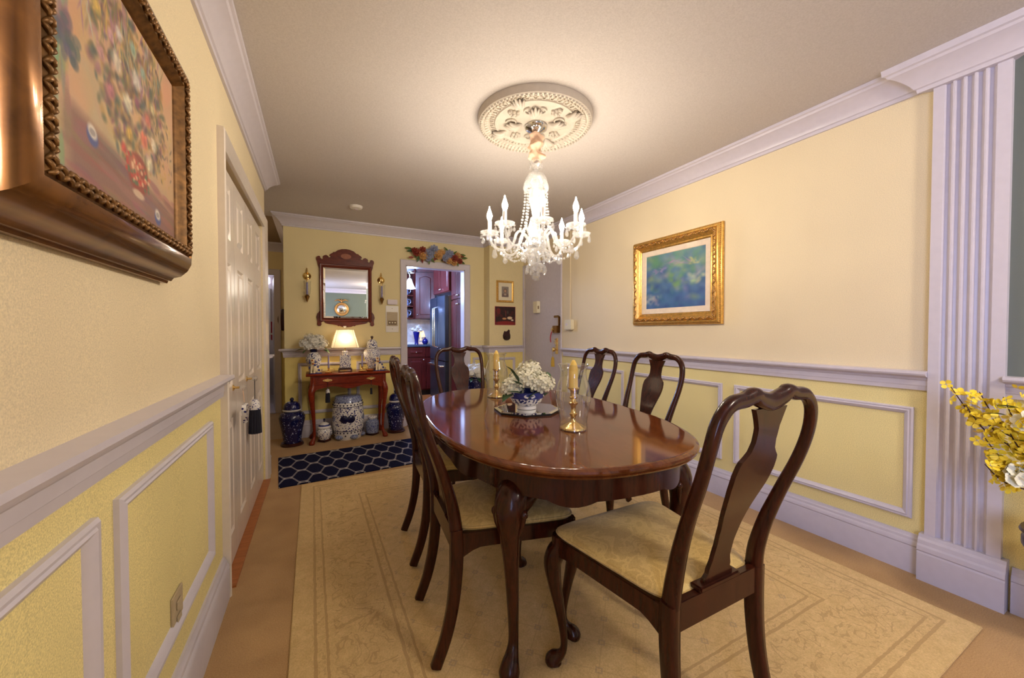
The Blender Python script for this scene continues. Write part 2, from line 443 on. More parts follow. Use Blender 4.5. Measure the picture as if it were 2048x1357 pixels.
def rug_mat(hw, hl):
    m, nt, b = newmat('cream_rug'); pset(b, rough=0.95, spec=0.1, sheen=0.2)
    v = coords(nt); x_, y_, z_ = xyz(nt, v)
    d = ((x_.abs()*-1.0)+hw).min((y_.abs()*-1.0)+hl)          # distance from the rug's edge
    w = noise(nt, v, 26, 3, 0.6); wob = (w-0.5)*0.012
    def line(at, half): return ((d+wob-at).abs()).lt(half)
    lines = line(0.085,0.006).max(line(0.125,0.005)).max(line(0.375,0.006)).max(line(0.415,0.005))
    # leaf scrolls between the border lines
    s = noise(nt, v, 7.5, 2.0, 0.5, dist=2.2)
    scroll = ((s-0.5).abs()).lt(0.022)*d.gt(0.15)*d.lt(0.35)
    tiny = noise(nt, v, 70, 1).gt(0.60)*(line(0.105,0.012).max(line(0.395,0.012)))
    # lattice of fine lines with small squares
    g = 0.175
    u1 = ((x_+y_)/g).fract()-0.5; u2 = ((x_-y_)/g).fract()-0.5
    field = d.gt(0.43)
    lat = (u1.abs().lt(0.018)).max(u2.abs().lt(0.018))*field
    sq = (u1.abs().max(u2.abs()))
    square = sq.lt(0.105)*sq.gt(0.05)*field
    weave = noise(nt, v, 200, 2)
    base = ramp(nt, weave*0.6+w*0.4, [(0.35, S(200,168,110)), (0.65, S(226,194,136))])
    dark = S(180,146,94)
    c = mix(nt, lines*0.75, base, dark)
    c = mix(nt, scroll*0.6, c, dark); c = mix(nt, tiny*0.5, c, dark)
    c = mix(nt, lat*0.35, c, dark); c = mix(nt, square*0.6, c, S(176,148,112))
    nt.links.new(c, b.inputs['Base Color'])
    bump(nt, b, weave-(lines.max(scroll).max(square))*0.8, 0.5, 0.004); return m
M['rug'] = rug_mat(1.215, 1.43)
def navy_rug_mat():
    m, nt, b = newmat('navy_trellis_rug'); pset(b, rough=0.95, spec=0.1)
    v = coords(nt); x_, y_, z_ = xyz(nt, v)
    P_, Q_ = 0.205, 0.29
    cy = ((x_)*(2*PI/P_)).cos()
    s = ((cy*1.45).min(1.0).max(-1.0)*0.8+cy*0.2)*(Q_/4)
    def near(expr):
        a = (((expr)/Q_+0.5).fract()-0.5).abs()*Q_
        return (a-0.0125).abs().lt(0.0042)
    ln = near(y_-s).max(near(y_+s-Q_/2))
    w = noise(nt, v, 180, 2)
    base = ramp(nt, w, [(0.3, S(14,16,40)), (0.7, S(30,32,66))])
    nt.links.new(mix(nt, ln, base, S(206,202,200)), b.inputs['Base Color']); bump(nt, b, w+ln*0.5, 0.5, 0.004); return m
M['navy_rug'] = navy_rug_mat()
def seat_mat():
    m, nt, b = newmat('gold_damask'); pset(b, rough=0.7, sheen=0.3)
    v = coords(nt); n = noise(nt, v, 260, 2, 0.7); p = noise(nt, v, 13, 2, 0.5, dist=1.5)
    f = ((p-0.5).abs().lt(0.05))*0.2 + n*0.75
    nt.links.new(ramp(nt, f, [(0.25, S(194,160,88)), (0.7, S(224,194,118))]), b.inputs['Base Color']); bump(nt, b, n, 0.25, 0.002); return m
M['seat'] = seat_mat()
def vcol_mat(name, rough=0.55):
    m, nt, b = newmat(name); pset(b, rough=rough)
    a = nt.nodes.new('ShaderNodeVertexColor'); a.layer_name = 'paint'
    n = noise(nt, coords(nt), 220, 2); 
    nt.links.new(mix(nt, n*0.25, a.outputs[0], (0.35,0.3,0.25), 'OVERLAY'), b.inputs['Base Color']); bump(nt, b, n, 0.15, 0.002); return m
M['paint'] = vcol_mat('oil_paint')

def canvas(name, x0, x1, z0, z1, depth, img, parent):
    """a painted panel: grid mesh in wall coordinates carrying a colour per vertex (img rows run top to bottom)"""
    ny, nx, _ = img.shape
    vs = [(lerp(x0,x1,i/(nx-1)), -depth, lerp(z1,z0,j/(ny-1))) for j in range(ny) for i in range(nx)]
    fs = [(j*nx+i,(j+1)*nx+i,(j+1)*nx+i+1,j*nx+i+1) for j in range(ny-1) for i in range(nx-1)]
    me = bpy.data.meshes.new(name); me.from_pydata(vs, [], fs)
    ca = me.color_attributes.new('paint', 'FLOAT_COLOR', 'POINT')
    lin = np.where(img <= 0.04045, img/12.92, ((img+0.055)/1.055)**2.4)
    ca.data.foreach_set('color', np.concatenate([lin, np.ones((ny,nx,1))], 2).astype(np.float32).ravel())
    me.materials.append(M['paint']); return obj(name, me, parent)
def dab(img, cx, cy, rx, ry, col, a=1.0, ang=0.0, soft=0.35):
    ny, nx, _ = img.shape
    yy, xx = np.mgrid[0:ny, 0:nx]; X_ = (xx/(nx-1)-cx)*nx/ny; Y_ = yy/(ny-1)-cy
    u = X_*math.cos(ang)+Y_*math.sin(ang); w = -X_*math.sin(ang)+Y_*math.cos(ang)
    d = np.sqrt((u/rx)**2+(w/ry)**2)
    k = np.clip((1-d)/soft, 0, 1)*a
    img[:] = img*(1-k[...,None]) + np.array(col)/255.0*k[...,None]
# ================================================================== structure
XR, YF, YP, YB, YE = 2.603, 4.818, 4.635, -2.80, 3.70
CEIL = 2.44
def xl(y): return -0.384+0.0126*y
ROTL, ROTR = R(90-0.7219), -PI/2
def on_left(y, z=0.0): return dict(loc=(xl(y), y, z), rot=ROTL)
def on_right(y, z=0.0): return dict(loc=(XR, y, z), rot=ROTR)
def on_far(x, z=0.0): return dict(loc=(x, YF, z), rot=0.0)
def on_pic(x, z=0.0): return dict(loc=(x, YP, z), rot=0.0)
CROWN = [(0,2.322),(0.012,2.322),(0.014,2.338),(0.022,2.342),(0.026,2.352),(0.036,2.366),(0.052,2.384),(0.072,2.402),(0.088,2.410),(0.094,2.420),(0.104,2.424),(0.106,2.4395),(0,2.4395)]
RAIL = [(0,0.897),(0.012,0.897),(0.014,0.918),(0.016,0.920),(0.016,0.944),(0.022,0.950),(0.024,0.958),(0.036,0.964),(0.050,0.970),(0.054,0.978),(0.052,0.990),(0,0.992)]
BASE = [(0,0.190),(0.008,0.190),(0.011,0.178),(0.016,0.172),(0.018,0.160),(0.023,0.154),(0.026,0.138),(0.022,0.132),(0.024,0.126),(0.024,0),(0,0)]
PANEL = [(0,0),(0,0.010),(0.006,0.016),(0.014,0.013),(0.018,0.017),(0.026,0.012),(0.033,0.006),(0.036,0)]

# floors and ceilings
struct(MB().box(-1.7,2.75,-2.95,4.88,-0.10,0).build('floor', M['carpet'], smooth=0), 'tan carpet floor of the dining room', 'floor')
struct(MB().box(-1.7,-0.27,4.88,6.44,-0.10,0).build('floor', M['hall_carpet'], smooth=0), 'pale carpet floor of the hall beyond the far wall', 'floor')
struct(MB().box(-0.27,2.75,4.88,7.75,-0.10,0).build('floor', M['sill_wood'], smooth=0), 'wooden floor of the kitchen', 'floor')
struct(MB().box(-1.7,-0.27,6.44,8.4,-0.10,0.0).build('floor', M['bath_tile'], smooth=0), 'pale tiled floor of the bathroom', 'floor')
struct(MB().box(-1.7,2.75,-2.95,4.94,CEIL,CEIL+0.1).build('ceiling', M['ceiling'], smooth=0), 'beige painted dining room ceiling', 'ceiling')
struct(MB().box(-1.7,-0.27,4.94,6.44,CEIL,CEIL+0.1).build('ceiling', M['hall_shaded'], smooth=0), 'hall ceiling with its unlit dimness painted in brown', 'ceiling')
struct(MB().box(-0.27,2.75,4.94,7.75,CEIL,CEIL+0.1).build('ceiling', M['kit_wall'], smooth=0), 'pale kitchen ceiling', 'ceiling')
struct(MB().box(-1.7,-0.27,6.44,8.4,CEIL,CEIL+0.1).build('ceiling', M['bath_wall'], smooth=0), 'pale bathroom ceiling', 'ceiling')

# left wall: closet opening Y 2.13-3.56, window opening behind the camera
CL0, CL1, CLZ = 2.13, 3.56, 2.0
w = MB(); b0 = YB
def seg(y0, y1, z0, z1): w.box(y0-b0, y1-b0, 0, 0.12, z0, z1)
seg(YB,-2.45,0,CEIL); seg(-2.45,-0.95,0,0.45); seg(-2.45,-0.95,2.1,CEIL); seg(-0.95,CL0,0,CEIL); seg(CL0,CL1,CLZ,CEIL); seg(CL1,YE,0,CEIL)
struct(w.build('wall_left', M['wall'], smooth=0, **on_left(b0)), 'cream wallpapered left wall with yellow lower part', 'wall')
# right wall: entry door opening Y 3.76-4.60
w = MB()
def seg(y0, y1, z0, z1): w.box(YP-y1, YP-y0, 0, 0.12, z0, z1)
D0, D1, DZ = 3.74, 4.60, 2.05
seg(YB,D0,0,CEIL); seg(D0,D1,DZ,CEIL); seg(D1,YP+0.10,0,CEIL)
struct(w.build('wall_right', M['wall_r'], smooth=0, **on_right(YP)), 'cream wallpapered right wall with yellow lower part', 'wall')
# far wall with the kitchen doorway
K0, K1, KZ = 1.035, 1.809, 2.0
FX0, FX1 = -0.27, 2.087
w = MB().box(FX0,K0,0,0.12,0,CEIL).box(K0,K1,0,0.12,KZ,CEIL).box(K1,FX1,0,0.12,0,CEIL)
struct(w.build('wall_far', M['wall_far'], smooth=0, **on_far(0)), 'yellow wallpapered far wall with kitchen doorway', 'wall')
struct(MB().box(FX1,XR,0,0.30,0,CEIL).build('wall_entry', M['wall_far'], smooth=0, **on_pic(0)), 'narrow yellow wall beside the entry door', 'wall')
struct(MB().box(-1.7,2.75,-0.15,0,0,CEIL).box(0,0.001,-0.01,0,0,0.001).build('wall_back', M['wall_back'], smooth=0, loc=(0,YB,0)), 'pale green living room wall', 'wall')
# hall, closet and rear rooms
struct(MB().box(-1.7,-0.47,3.58,YE,0,CEIL).box(-1.1,-0.98,YB,3.58,0,CEIL).build('wall_closet', M['wall'], smooth=0), 'wall enclosing the closet', 'wall')
struct(MB().box(-1.82,-1.7,3.5,8.4,0,CEIL).build('wall_hall', M['wall'], smooth=0), 'wall on the left of the hall', 'wall')
struct(MB().box(-0.27,-0.15,YF+0.12,8.4,0,CEIL).build('wall_passage', M['wall'], smooth=0), 'wall between hall and kitchen', 'wall')
BD0, BD1, BY = -1.20, -0.47, 6.44
struct(MB().box(-1.7,BD0,BY,BY+0.1,0,CEIL).box(BD0,BD1,BY,BY+0.1,2.0,CEIL).box(BD1,-0.27,BY,BY+0.1,0,CEIL).build('wall_hall_end', M['wall_far'], smooth=0), 'yellow wall at the end of the hall with bathroom doorway', 'wall')
struct(MB().box(-1.7,-0.15,8.3,8.42,0,CEIL).build('wall_bath', M['bath_wall'], smooth=0), 'pale bathroom wall', 'wall')
struct(MB().box(-0.15,2.75,7.6,7.72,0,CEIL).build('wall_kitchen', M['kit_wall'], smooth=0), 'pale kitchen rear wall', 'wall')
struct(MB().box(2.62,2.75,YP+0.3,7.6,0,CEIL).build('wall_kitchen_side', M['kit_wall'], smooth=0), 'pale kitchen side wall', 'wall')

# crown mouldings
NT = [0]
def trim(mb, label, mat='trim', smooth=30, **kw):
    NT[0] += 1
    return struct(mb.build('trim_%d' % NT[0], M[mat], smooth=smooth, **kw), label, 'trim')
trim(MB().strip(0, YE-YB, CROWN, 0, 1), 'white crown moulding along the left wall', **on_left(YB))
trim(MB().strip(0, YP-YB, CROWN, -1, 0), 'white crown moulding along the right wall', **on_right(YP))
trim(MB().strip(FX0, FX1, CROWN, 1, -1), 'white crown moulding along the far wall', **on_far(0))
trim(MB().strip(0, YF-YP, CROWN, -1, 1), 'short crown moulding at the far wall step', loc=(FX1,YF,0), rot=ROTR)
trim(MB().strip(FX1, XR, CROWN, 1, -1), 'white crown moulding beside the entry door', **on_pic(0))
trim(MB().strip(0, 1.5, CROWN, 0, 1), 'crown moulding turning from the far wall into the hall', loc=(FX0, YF+1.5, 0), rot=ROTR)
trim(MB().strip(-1.7, FX0, CROWN, 0, -1), 'crown moulding at the end of the hall', loc=(0,BY,0), rot=0.0)
trim(MB().strip(-2.75, 1.7, CROWN), 'pale crown moulding on the living room wall', loc=(0,YB,0), rot=PI)
# chair rails
trim(MB().strip(0, 2.055-YB, RAIL), 'white chair rail on the left wall', **on_left(YB))
trim(MB().strip(0, YE-3.635, RAIL, 0, 1), 'stub of chair rail past the closet', **on_left(3.635))
trim(MB().strip(0, YP-0.686-0.965, RAIL), 'white chair rail on the right wall', **on_right(3.67))
trim(MB().strip(0, 0.46-YB, RAIL), 'chair rail on the right wall beyond the pilaster', **on_right(0.46))
trim(MB().strip(FX0, 0.96, RAIL, 1, 0), 'white chair rail behind the console table', **on_far(0))
trim(MB().strip(1.885, FX1, RAIL, 0, -1), 'short chair rail right of the kitchen doorway', **on_far(0))
trim(MB().strip(0, YF-YP, RAIL, -1, 1), 'short chair rail at the far wall step', loc=(FX1,YF,0), rot=ROTR)
trim(MB().strip(FX1, XR, RAIL, 1, -1), 'chair rail under the small pictures', **on_pic(0))
# baseboards
def basebd(side, mb, label, **kw): return struct(mb.build('baseboard_'+side, M['trim'], smooth=30, **kw), label, 'baseboard')
basebd('left', MB().strip(0, 2.055-YB, BASE), 'tall white baseboard on the left wall', **on_left(YB))
basebd('left_end', MB().strip(0, YE-3.635, BASE, 0, 1), 'stub of baseboard past the closet', **on_left(3.635))
basebd('right', MB().strip(0, 3.67-0.70, BASE), 'tall white baseboard on the right wall', **on_right(3.67))
basebd('right_near', MB().strip(0, 0.43-YB, BASE), 'baseboard beyond the pilaster', **on_right(0.43))
basebd('far', MB().strip(FX0, 0.96, BASE, 1, 0), 'white baseboard behind the console table', **on_far(0))
basebd('far_right', MB().strip(1.885, FX1, BASE, 0, -1), 'short baseboard right of the kitchen doorway', **on_far(0))
basebd('entry', MB().strip(FX1, XR, BASE, 1, -1), 'baseboard beside the entry door', **on_pic(0))
basebd('back', MB().strip(-2.7, 1.7, BASE), 'baseboard of the living room wall', loc=(0,YB,0), rot=PI)
# wainscot frames
for (y0,y1,t) in ((1.08,1.86,'beside the closet'),(-0.05,0.995,'nearest the camera'),(-0.85,-0.15,'behind the camera')):
    trim(MB().rect_frame(0, y1-y0, 0.30, 0.83, PANEL), 'white panel moulding on the left wall '+t, **on_left(y0))
for (y0,y1,t) in ((0.735,1.63,'beside the pilaster'),(1.718,2.588,'behind the right chairs'),(2.695,3.58,'beside the entry door'),(-0.75,0.35,'beyond the pilaster')):
    trim(MB().rect_frame(0, y1-y0, 0.262, 0.81, PANEL), 'white panel moulding on the right wall '+t, **on_right(y1))
for (x0,x1,t) in ((-0.145,0.395,'left of two behind the console'),(0.455,0.915,'right of two behind the console')):
    trim(MB().rect_frame(x0, x1, 0.262, 0.83, PANEL), 'white panel moulding, '+t, **on_far(0))
trim(MB().rect_frame(2.14, 2.47, 0.262, 0.83, PANEL), 'white panel moulding under the small pictures', **on_pic(0))
trim(MB().rect_frame(1.92, 2.06, 0.262, 0.83, PANEL), 'narrow panel moulding right of the kitchen doorway', **on_far(0))

# pilaster on the right wall
pil = thing('pilaster', 'white fluted pilaster on the right wall', 'pilaster', (XR, 0.685, 0), ROTR, kind='structure')
poly = [(0,0),(0,0.03)]
x = 0.036
for k in range(5):
    poly += [(x,0.03),(x+0.005,0.017),(x+0.014,0.013),(x+0.021,0.017),(x+0.026,0.03)]; x += 0.0315
poly += [(0.228,0.03),(0.228,0)]
MB().prism(poly, lambda a,b,d: (a,-b,d), 0.205, 2.312).build('shaft', M['trim'], pil, smooth=20)
PB = [(0,0.215),(0.038,0.215),(0.042,0.200),(0.050,0.190),(0.052,0.172),(0.060,0.164),(0.062,0.145),(0.056,0.138),(0.060,0.130),(0.060,0),(0,0)]
MB().strip(-0.016, 0.246, PB).build('plinth', M['trim'], pil, smooth=20)
MB().strip(-0.004, 0.234, [(n*1.05+(0.034 if 0 < n else 0), z-0.012) for n, z in CROWN[:-2]]+[(0.146,2.4395),(0,2.4395)], 1, 1).build('capital', M['trim'], pil, smooth=30)

# door casings
def casing(mb, x0, x1, z1, wd=0.07, dp=0.02):
    P_ = [(0,0),(0,dp),(0.010,dp+0.004),(wd*0.45,dp),(wd*0.8,dp-0.006),(wd,dp-0.010),(wd,0)]
    m = len(P_); vs = []; fs = []
    for (cx, cz, sx, sz) in ((x0-wd,0,1,0),(x0-wd,z1+wd,1,-1),(x1+wd,z1+wd,-1,-1),(x1+wd,0,-1,0)):
        for t, n in P_: vs.append((cx+sx*t, -n, cz+sz*t))
    for k in range(3):
        for j in range(m): fs.append((k*m+j,(k+1)*m+j,(k+1)*m+(j+1)%m,k*m+(j+1)%m))
    fs += [tuple(range(m)), tuple(range(3*m,4*m))]
    return mb.add(vs, fs)
trim(casing(MB(), K0, K1, KZ).box(K0,K0+0.012,-0.004,0.13,0,KZ).box(K1-0.012,K1,-0.004,0.13,0,KZ).box(K0,K1,-0.004,0.13,KZ-0.012,KZ), 'white casing around the kitchen doorway', **on_far(0))
trim(casing(MB(), BD0, BD1, 2.0).box(BD0,BD0+0.012,-0.004,0.11,0,2.0).box(BD1-0.012,BD1,-0.004,0.11,0,2.0), 'white casing around the bathroom doorway', loc=(0,BY,0), rot=0.0)
trim(MB().box(K0,K1,-0.10,0.13,0.0,0.012), 'wooden threshold of the kitchen doorway', 'sill_wood', **on_far(0))
trim(MB().box(0,CL1-CL0,-0.035,0.10,0.0,0.010), 'orange wooden sill under the closet doors', 'sill_wood', **on_left(CL0))
trim(MB().box(BD0,BD1,-0.03,0.11,0.0,0.012), 'pale threshold of the bathroom doorway', 'bath_tile', loc=(0,BY,0), rot=0.0)

# closet bifold doors
dr = thing('door_1', 'white bifold closet door with raised panels', 'door', (xl(CL0), CL0, 0), ROTL, kind='structure')
casing(MB(), 0, CL1-CL0, CLZ, 0.07, 0.026).build('casing', M['door_paint'], dr, smooth=25)
MB().box(0,CL1-CL0,0.03,0.07,1.975,2.0).build('top_track', M['brown_plastic'], dr, smooth=0)
lw = (CL1-CL0)/4
RP = [(0,-0.0),(0.010,-0.009),(0.018,-0.009),(0.040,0.002),(0.042,0.002)]
for k in range(4):
    lf = thing('door_leaf', None, None, (k*lw, 0, 0)); lf.parent = dr
    m = MB()
    x0, x1 = 0.003, lw-0.003
    holes = ((0.16,0.74),(0.90,1.52),(1.64,1.90))
    zs = [0.014]+[q for h in holes for q in h]+[1.972]
    px0, px1 = 0.085, lw-0.085
    m.box(x0,px0,0.012,0.045,0.014,1.972); m.box(px1,x1,0.012,0.045,0.014,1.972)
    for a, b_ in zip(zs[::2], zs[1::2]): m.box(px0,px1,0.012,0.045,a,b_)
    m.build('leaf_frame', M['door_paint'], lf, smooth=0)
    for (a, b_) in holes:
        q = MB()
        rings = []
        for t, n in RP: rings.append([(px0+t,0.012-n,a+t),(px1-t,0.012-n,a+t),(px1-t,0.012-n,b_-t),(px0+t,0.012-n,b_-t)])
        vs = [p for r_ in rings for p in r_]; fs = []
        for i in range(len(rings)-1):
            for j in range(4): fs.append((i*4+j,i*4+(j+1)%4,(i+1)*4+(j+1)%4,(i+1)*4+j))
        fs.append(tuple((len(rings)-1)*4+j for j in range(4)))
        q.add(vs, fs).build('raised_panel', M['door_paint'], lf, smooth=0, fix=False)
for (ky, t) in ((2.405,1),(2.82,2)):
    kb = thing('knob', None, None, (ky-CL0, 0.012, 0.89)); kb.parent = dr
    rotx = Matrix.Rotation(PI/2, 4, 'X')
    MB().lathe([(0.0,0.0),(0.016,0.0),(0.016,0.004),(0.007,0.008),(0.006,0.028),(0.0,0.028)],16).xform(rotx).build('knob_stem', M['brass'], kb)
    MB().lathe([(0.0,0.028),(0.010,0.030),(0.017,0.040),(0.018,0.048),(0.012,0.056),(0.0,0.058)],10).xform(rotx).build('knob_crystal', M['crystal'], kb, smooth=0)
tag(dr.children[0])
# entry door in the right wall
en = thing('door_2', 'lavender grey entry door with brass locks', 'door', (XR, D1, 0), ROTR, kind='structure')
LW = D1-D0
casing(MB(), 0, LW, DZ, 0.034, 0.012).build('casing', M['trim'], en, smooth=25)
MB().box(0.004,LW-0.004,0.004,0.05,0.006,DZ-0.004).build('door_slab', M['entry_paint'], en, bevel=0.002)
for z in (1.62,0.95,0.25): MB().box(-0.012,0.014,-0.014,0.0,z,z+0.15).build('hinge', M['entry_paint'], en, bevel=0.003)
ch = MB().box(0.30,0.40,-0.045,0.004,1.42,1.57).build('door_chime', M['cream_plastic'], en, bevel=0.004)
MB().box(0.401,0.404,-0.034,-0.018,1.47,1.51).build('slot', M['brown_plastic'], ch, smooth=0)
lk = MB().box(LW-0.10,LW-0.01,-0.05,0.004,1.165,1.25).build('rim_lock', M['brass_dark'], en, bevel=0.004)
MB().box(LW-0.022,LW-0.006,-0.022,0.004,1.25,1.36).box(LW-0.10,LW-0.006,-0.03,-0.018,1.345,1.372).build('door_guard', M['brass_dark'], en, bevel=0.003)
MB().lathe([(0,0),(0.022,0),(0.024,0.01),(0.012,0.018),(0,0.018)],16,(0,0,0)).xform(Matrix.Translation((LW-0.085,-0.05,1.205)) @ Matrix.Rotation(PI/2,4,'X')).build('turn_knob', M['brass'], en)
MB().box(LW-0.100,LW-0.050,-0.006,0.004,0.91,1.10).build('handle_plate', M['brass'], en, bevel=0.003)
MB().lathe([(0,0),(0.012,0),(0.010,0.02),(0.024,0.032),(0.027,0.045),(0.018,0.056),(0,0.058)],18).xform(Matrix.Translation((LW-0.075,-0.004,0.965)) @ Matrix.Rotation(PI/2,4,'X')).build('door_knob', M['brass'], en)
MB().tube([(LW-0.075,-0.006,1.09),(LW-0.075,-0.032,1.085),(LW-0.075,-0.036,1.05),(LW-0.075,-0.012,1.01)],0.006,8).build('thumb_turn', M['silver'], en)
MB().tube(spline([(LW-0.10,-0.055,1.18),(LW-0.115,-0.06,1.14),(LW-0.13,-0.055,1.09),(LW-0.128,-0.05,1.05)],5),0.006,8).build('key_strap', M['red_cloth'], en)

# windows behind the camera
def window(n, w_, z0, z1, label, **kw):
    r_ = thing('window_%d' % n, label, 'window', kw['loc'], kw['rot'], kind='structure')
    MB().rect_frame(-0.06, w_+0.06, z0-0.06, z1+0.06, [(0,0),(0,0.02),(0.05,0.022),(0.06,0.012),(0.085,0.012),(0.085,-0.05),(0.06,-0.05),(0.06,0)]).build('window_frame', M['trim'], r_, smooth=20)
    MB().box(w_/2-0.015,w_/2+0.015,0.015,0.045,z0,z1).build('mullion', M['trim'], r_, smooth=0)
    MB().box(0,w_,0.015,0.045,(z0+z1)/2-0.015,(z0+z1)/2+0.015).build('transom', M['trim'], r_, smooth=0)
    for i in range(2):
        MB().box(i*w_/2+0.01,(i+1)*w_/2-0.01,0.028,0.032,z0+0.01,z1-0.01).build('pane', M['glass'], r_, smooth=0)
window(1, 1.5, 0.45, 2.1, 'tall daylight window in the left wall behind the camera', **on_left(-2.45))
# ================================================================== furniture
# ---- dining chair (faces +Y, origin on the floor under the seat)
def lean(z):            # y of the back frame's centre line at height z
    return smooth_interp([(0.40,-0.222),(0.48,-0.226),(0.56,-0.238),(0.68,-0.272),(0.80,-0.318),(0.92,-0.352),(1.04,-0.366)], z)
def make_chair():
    t = thing('dining_chair', 'x', 'chair', group='dining chairs around the table')
    FW, RW, FY, RY = 0.255, 0.188, 0.225, -0.225
    # slip seat
    m = MB(); N, K = 12, 12; vs = []; fs = []
    def half(y): return lerp(RW-0.012, FW-0.006, (y-RY)/(FY-RY))
    rings = [(1.00,0.462),(1.015,0.470),(1.012,0.478),(0.985,0.484),(0.96,0.487)]
    def outline(s_, n=40):
        pts = []
        for k in range(n):
            a = 2*PI*k/n; c_, s2 = math.cos(a), math.sin(a)
            u = math.copysign(abs(c_)**(2/9.0), c_); v = math.copysign(abs(s2)**(2/9.0), s2)
            y = lerp(RY+0.014, FY-0.004, (v*s_+1)/2); pts.append((u*s_*half(y), y))
        return pts
    n = 40
    for s_, z in rings+[(0.80,0.496),(0.55,0.503),(0.25,0.507)]: vs += [(x,y,z) for x,y in outline(s_)]
    for i in range(7):
        for k in range(n): fs.append((i*n+k,i*n+(k+1)%n,(i+1)*n+(k+1)%n,(i+1)*n+k))
    fs.append(tuple(range(7*n,8*n))); fs.append(tuple(range(n-1,-1,-1)))
    st = m.add(vs, fs).build('seat', M['seat'], t, smooth=60)
    MB().tube([(x,y,0.473) for x,y in outline(1.018)]+[(outline(1.018)[0][0],outline(1.018)[0][1],0.473)],0.0045,6).build('piping', M['seat'], st)
    # seat rails
    def rail(p0, p1, zt, zb, d0, d1):
        """board from p0 to p1 with deeper brackets d0,d1 at the ends"""
        p0 = Vector(p0); p1 = Vector(p1); L = (p1-p0).length; u = (p1-p0)/L; nrm = Vector((-u.y,u.x,0))
        poly = [(0,zt),(L,zt)]
        for k in range(17):
            q = 1-k/16; dd = d1*max(0,(q-0.80)/0.20)**1.6 + d0*max(0,(0.20-q)/0.20)**1.6
            poly.append((q*L, zb-dd))
        return MB().prism(poly, lambda a,b,d: tuple(p0+u*a+nrm*d+Vector((0,0,b))), -0.011, 0.011)
    rail((-FW+0.012,FY-0.012,0),(FW-0.012,FY-0.012,0),0.462,0.405,0.018,0.018).build('seat_rail', M['mahogany'], t, bevel=0.002)
    for s_ in (-1,1):
        rail((s_*(FW-0.012),FY-0.012,0),(s_*(RW-0.010),RY+0.004,0),0.462,0.405,0.018,0.045).build('seat_rail', M['mahogany'], t, bevel=0.002)
    rail((-RW+0.01,RY-0.004,0),(RW-0.01,RY-0.004,0),0.478,0.400,0.0,0.0).build('seat_rail', M['mahogany'], t, bevel=0.002)
    # cabriole front legs
    for s_ in (-1,1):
        d = Vector((s_*0.72,0.70,0)).normalized(); c = Vector((s_*(FW-0.030),FY-0.030,0))
        tab = [(0.462,0.0,0.030),(0.425,0.004,0.031),(0.395,0.020,0.034),(0.355,0.030,0.031),(0.29,0.022,0.024),(0.20,0.004,0.0175),(0.11,-0.010,0.013),(0.065,-0.010,0.0125),(0.040,0.002,0.017),(0.024,0.020,0.026),(0.012,0.026,0.030),(0.004,0.025,0.025)]
        MB().tube(spline([c+d*o+Vector((0,0,z)) for z,o,r in tab],3), spline1([r for _,_,r in tab],3), 12).build('leg', M['mahogany'], t, smooth=50)
    # rear legs: raked back below the seat
    for s_ in (-1,1):
        tab = [(0.478,-0.226,0.022,0.020),(0.40,-0.224,0.023,0.020),(0.30,-0.228,0.022,0.018),(0.20,-0.240,0.021,0.016),(0.10,-0.264,0.020,0.015),(0.010,-0.298,0.019,0.014)]
        MB().tube(spline([(s_*(RW-0.006),y,z) for z,y,_,_ in tab],3), 0, 12, ref=(0,1,0), flat=(spline1([q[3] for q in tab],3), spline1([q[2] for q in tab],3)), power=5).build('leg', M['mahogany'], t, smooth=50)
    # arched back frame: two posts and the yoke crest in one sweep
    half_path = [(RW-0.008,0.470,0.018,0.024),(RW-0.010,0.53,0.018,0.022),(RW-0.004,0.62,0.017,0.019),(RW+0.008,0.72,0.016,0.016),(RW+0.018,0.82,0.015,0.0145),(RW+0.020,0.90,0.015,0.014),
                 (RW+0.008,0.965,0.016,0.014),(RW-0.030,1.004,0.017,0.014),(0.105,1.012,0.018,0.0145),(0.072,1.020,0.019,0.016),(0.050,1.010,0.021,0.015),(0.0,0.999,0.023,0.013)]
    full = half_path + [(-x,z,a,b_) for x,z,a,b_ in half_path[-2::-1]]
    pts = spline([(x,lean(z),z) for x,z,_,_ in full],4)
    MB().tube(pts, 0, 12, ref=(0,1,0), flat=(spline1([q[2] for q in full],4), spline1([q[3] for q in full],4)), power=2.6).build('back_frame', M['mahogany'], t, smooth=60)
    # volute beads on the crest
    for s_ in (-1,1): MB().ball((s_*0.070,lean(1.02)+0.004,1.021),0.018,12,8,(0.9,0.9,0.62)).build('volute', M['mahogany'], t, smooth=60)
    # vase splat
    tab = [(0.478,0.060),(0.500,0.062),(0.508,0.047),(0.530,0.046),(0.545,0.038),(0.60,0.036),(0.66,0.044),(0.72,0.060),(0.775,0.076),(0.815,0.081),(0.842,0.078),(0.860,0.070),(0.868,0.052),(0.90,0.043),(0.935,0.044),(0.965,0.056),(0.985,0.066)]
    zs = [0.478+(0.985-0.478)*k/42 for k in range(43)]
    vs = []; fs = []
    for z in zs:
        w_ = interp(tab, z); y = lean(z)
        vs += [(-w_,y-0.006,z),(w_,y-0.006,z),(w_,y+0.006,z),(-w_,y+0.006,z)]
    for i in range(len(zs)-1):
        for j in range(4): fs.append((i*4+j,i*4+(j+1)%4,(i+1)*4+(j+1)%4,(i+1)*4+j))
    fs += [(0,3,2,1), tuple(4*(len(zs)-1)+j for j in range(4))]
    MB().add(vs, fs).build('splat', M['mahogany'], t, smooth=25)
    MB().box(-0.085,0.085,-0.243,-0.208,0.476,0.492).build('shoe', M['mahogany'], t, bevel=0.004)
    return t
chair = make_chair(); rest(chair, 0.0085); CHZ = chair.location.z
TBL, TROT = (1.02, 1.73), R(-6)
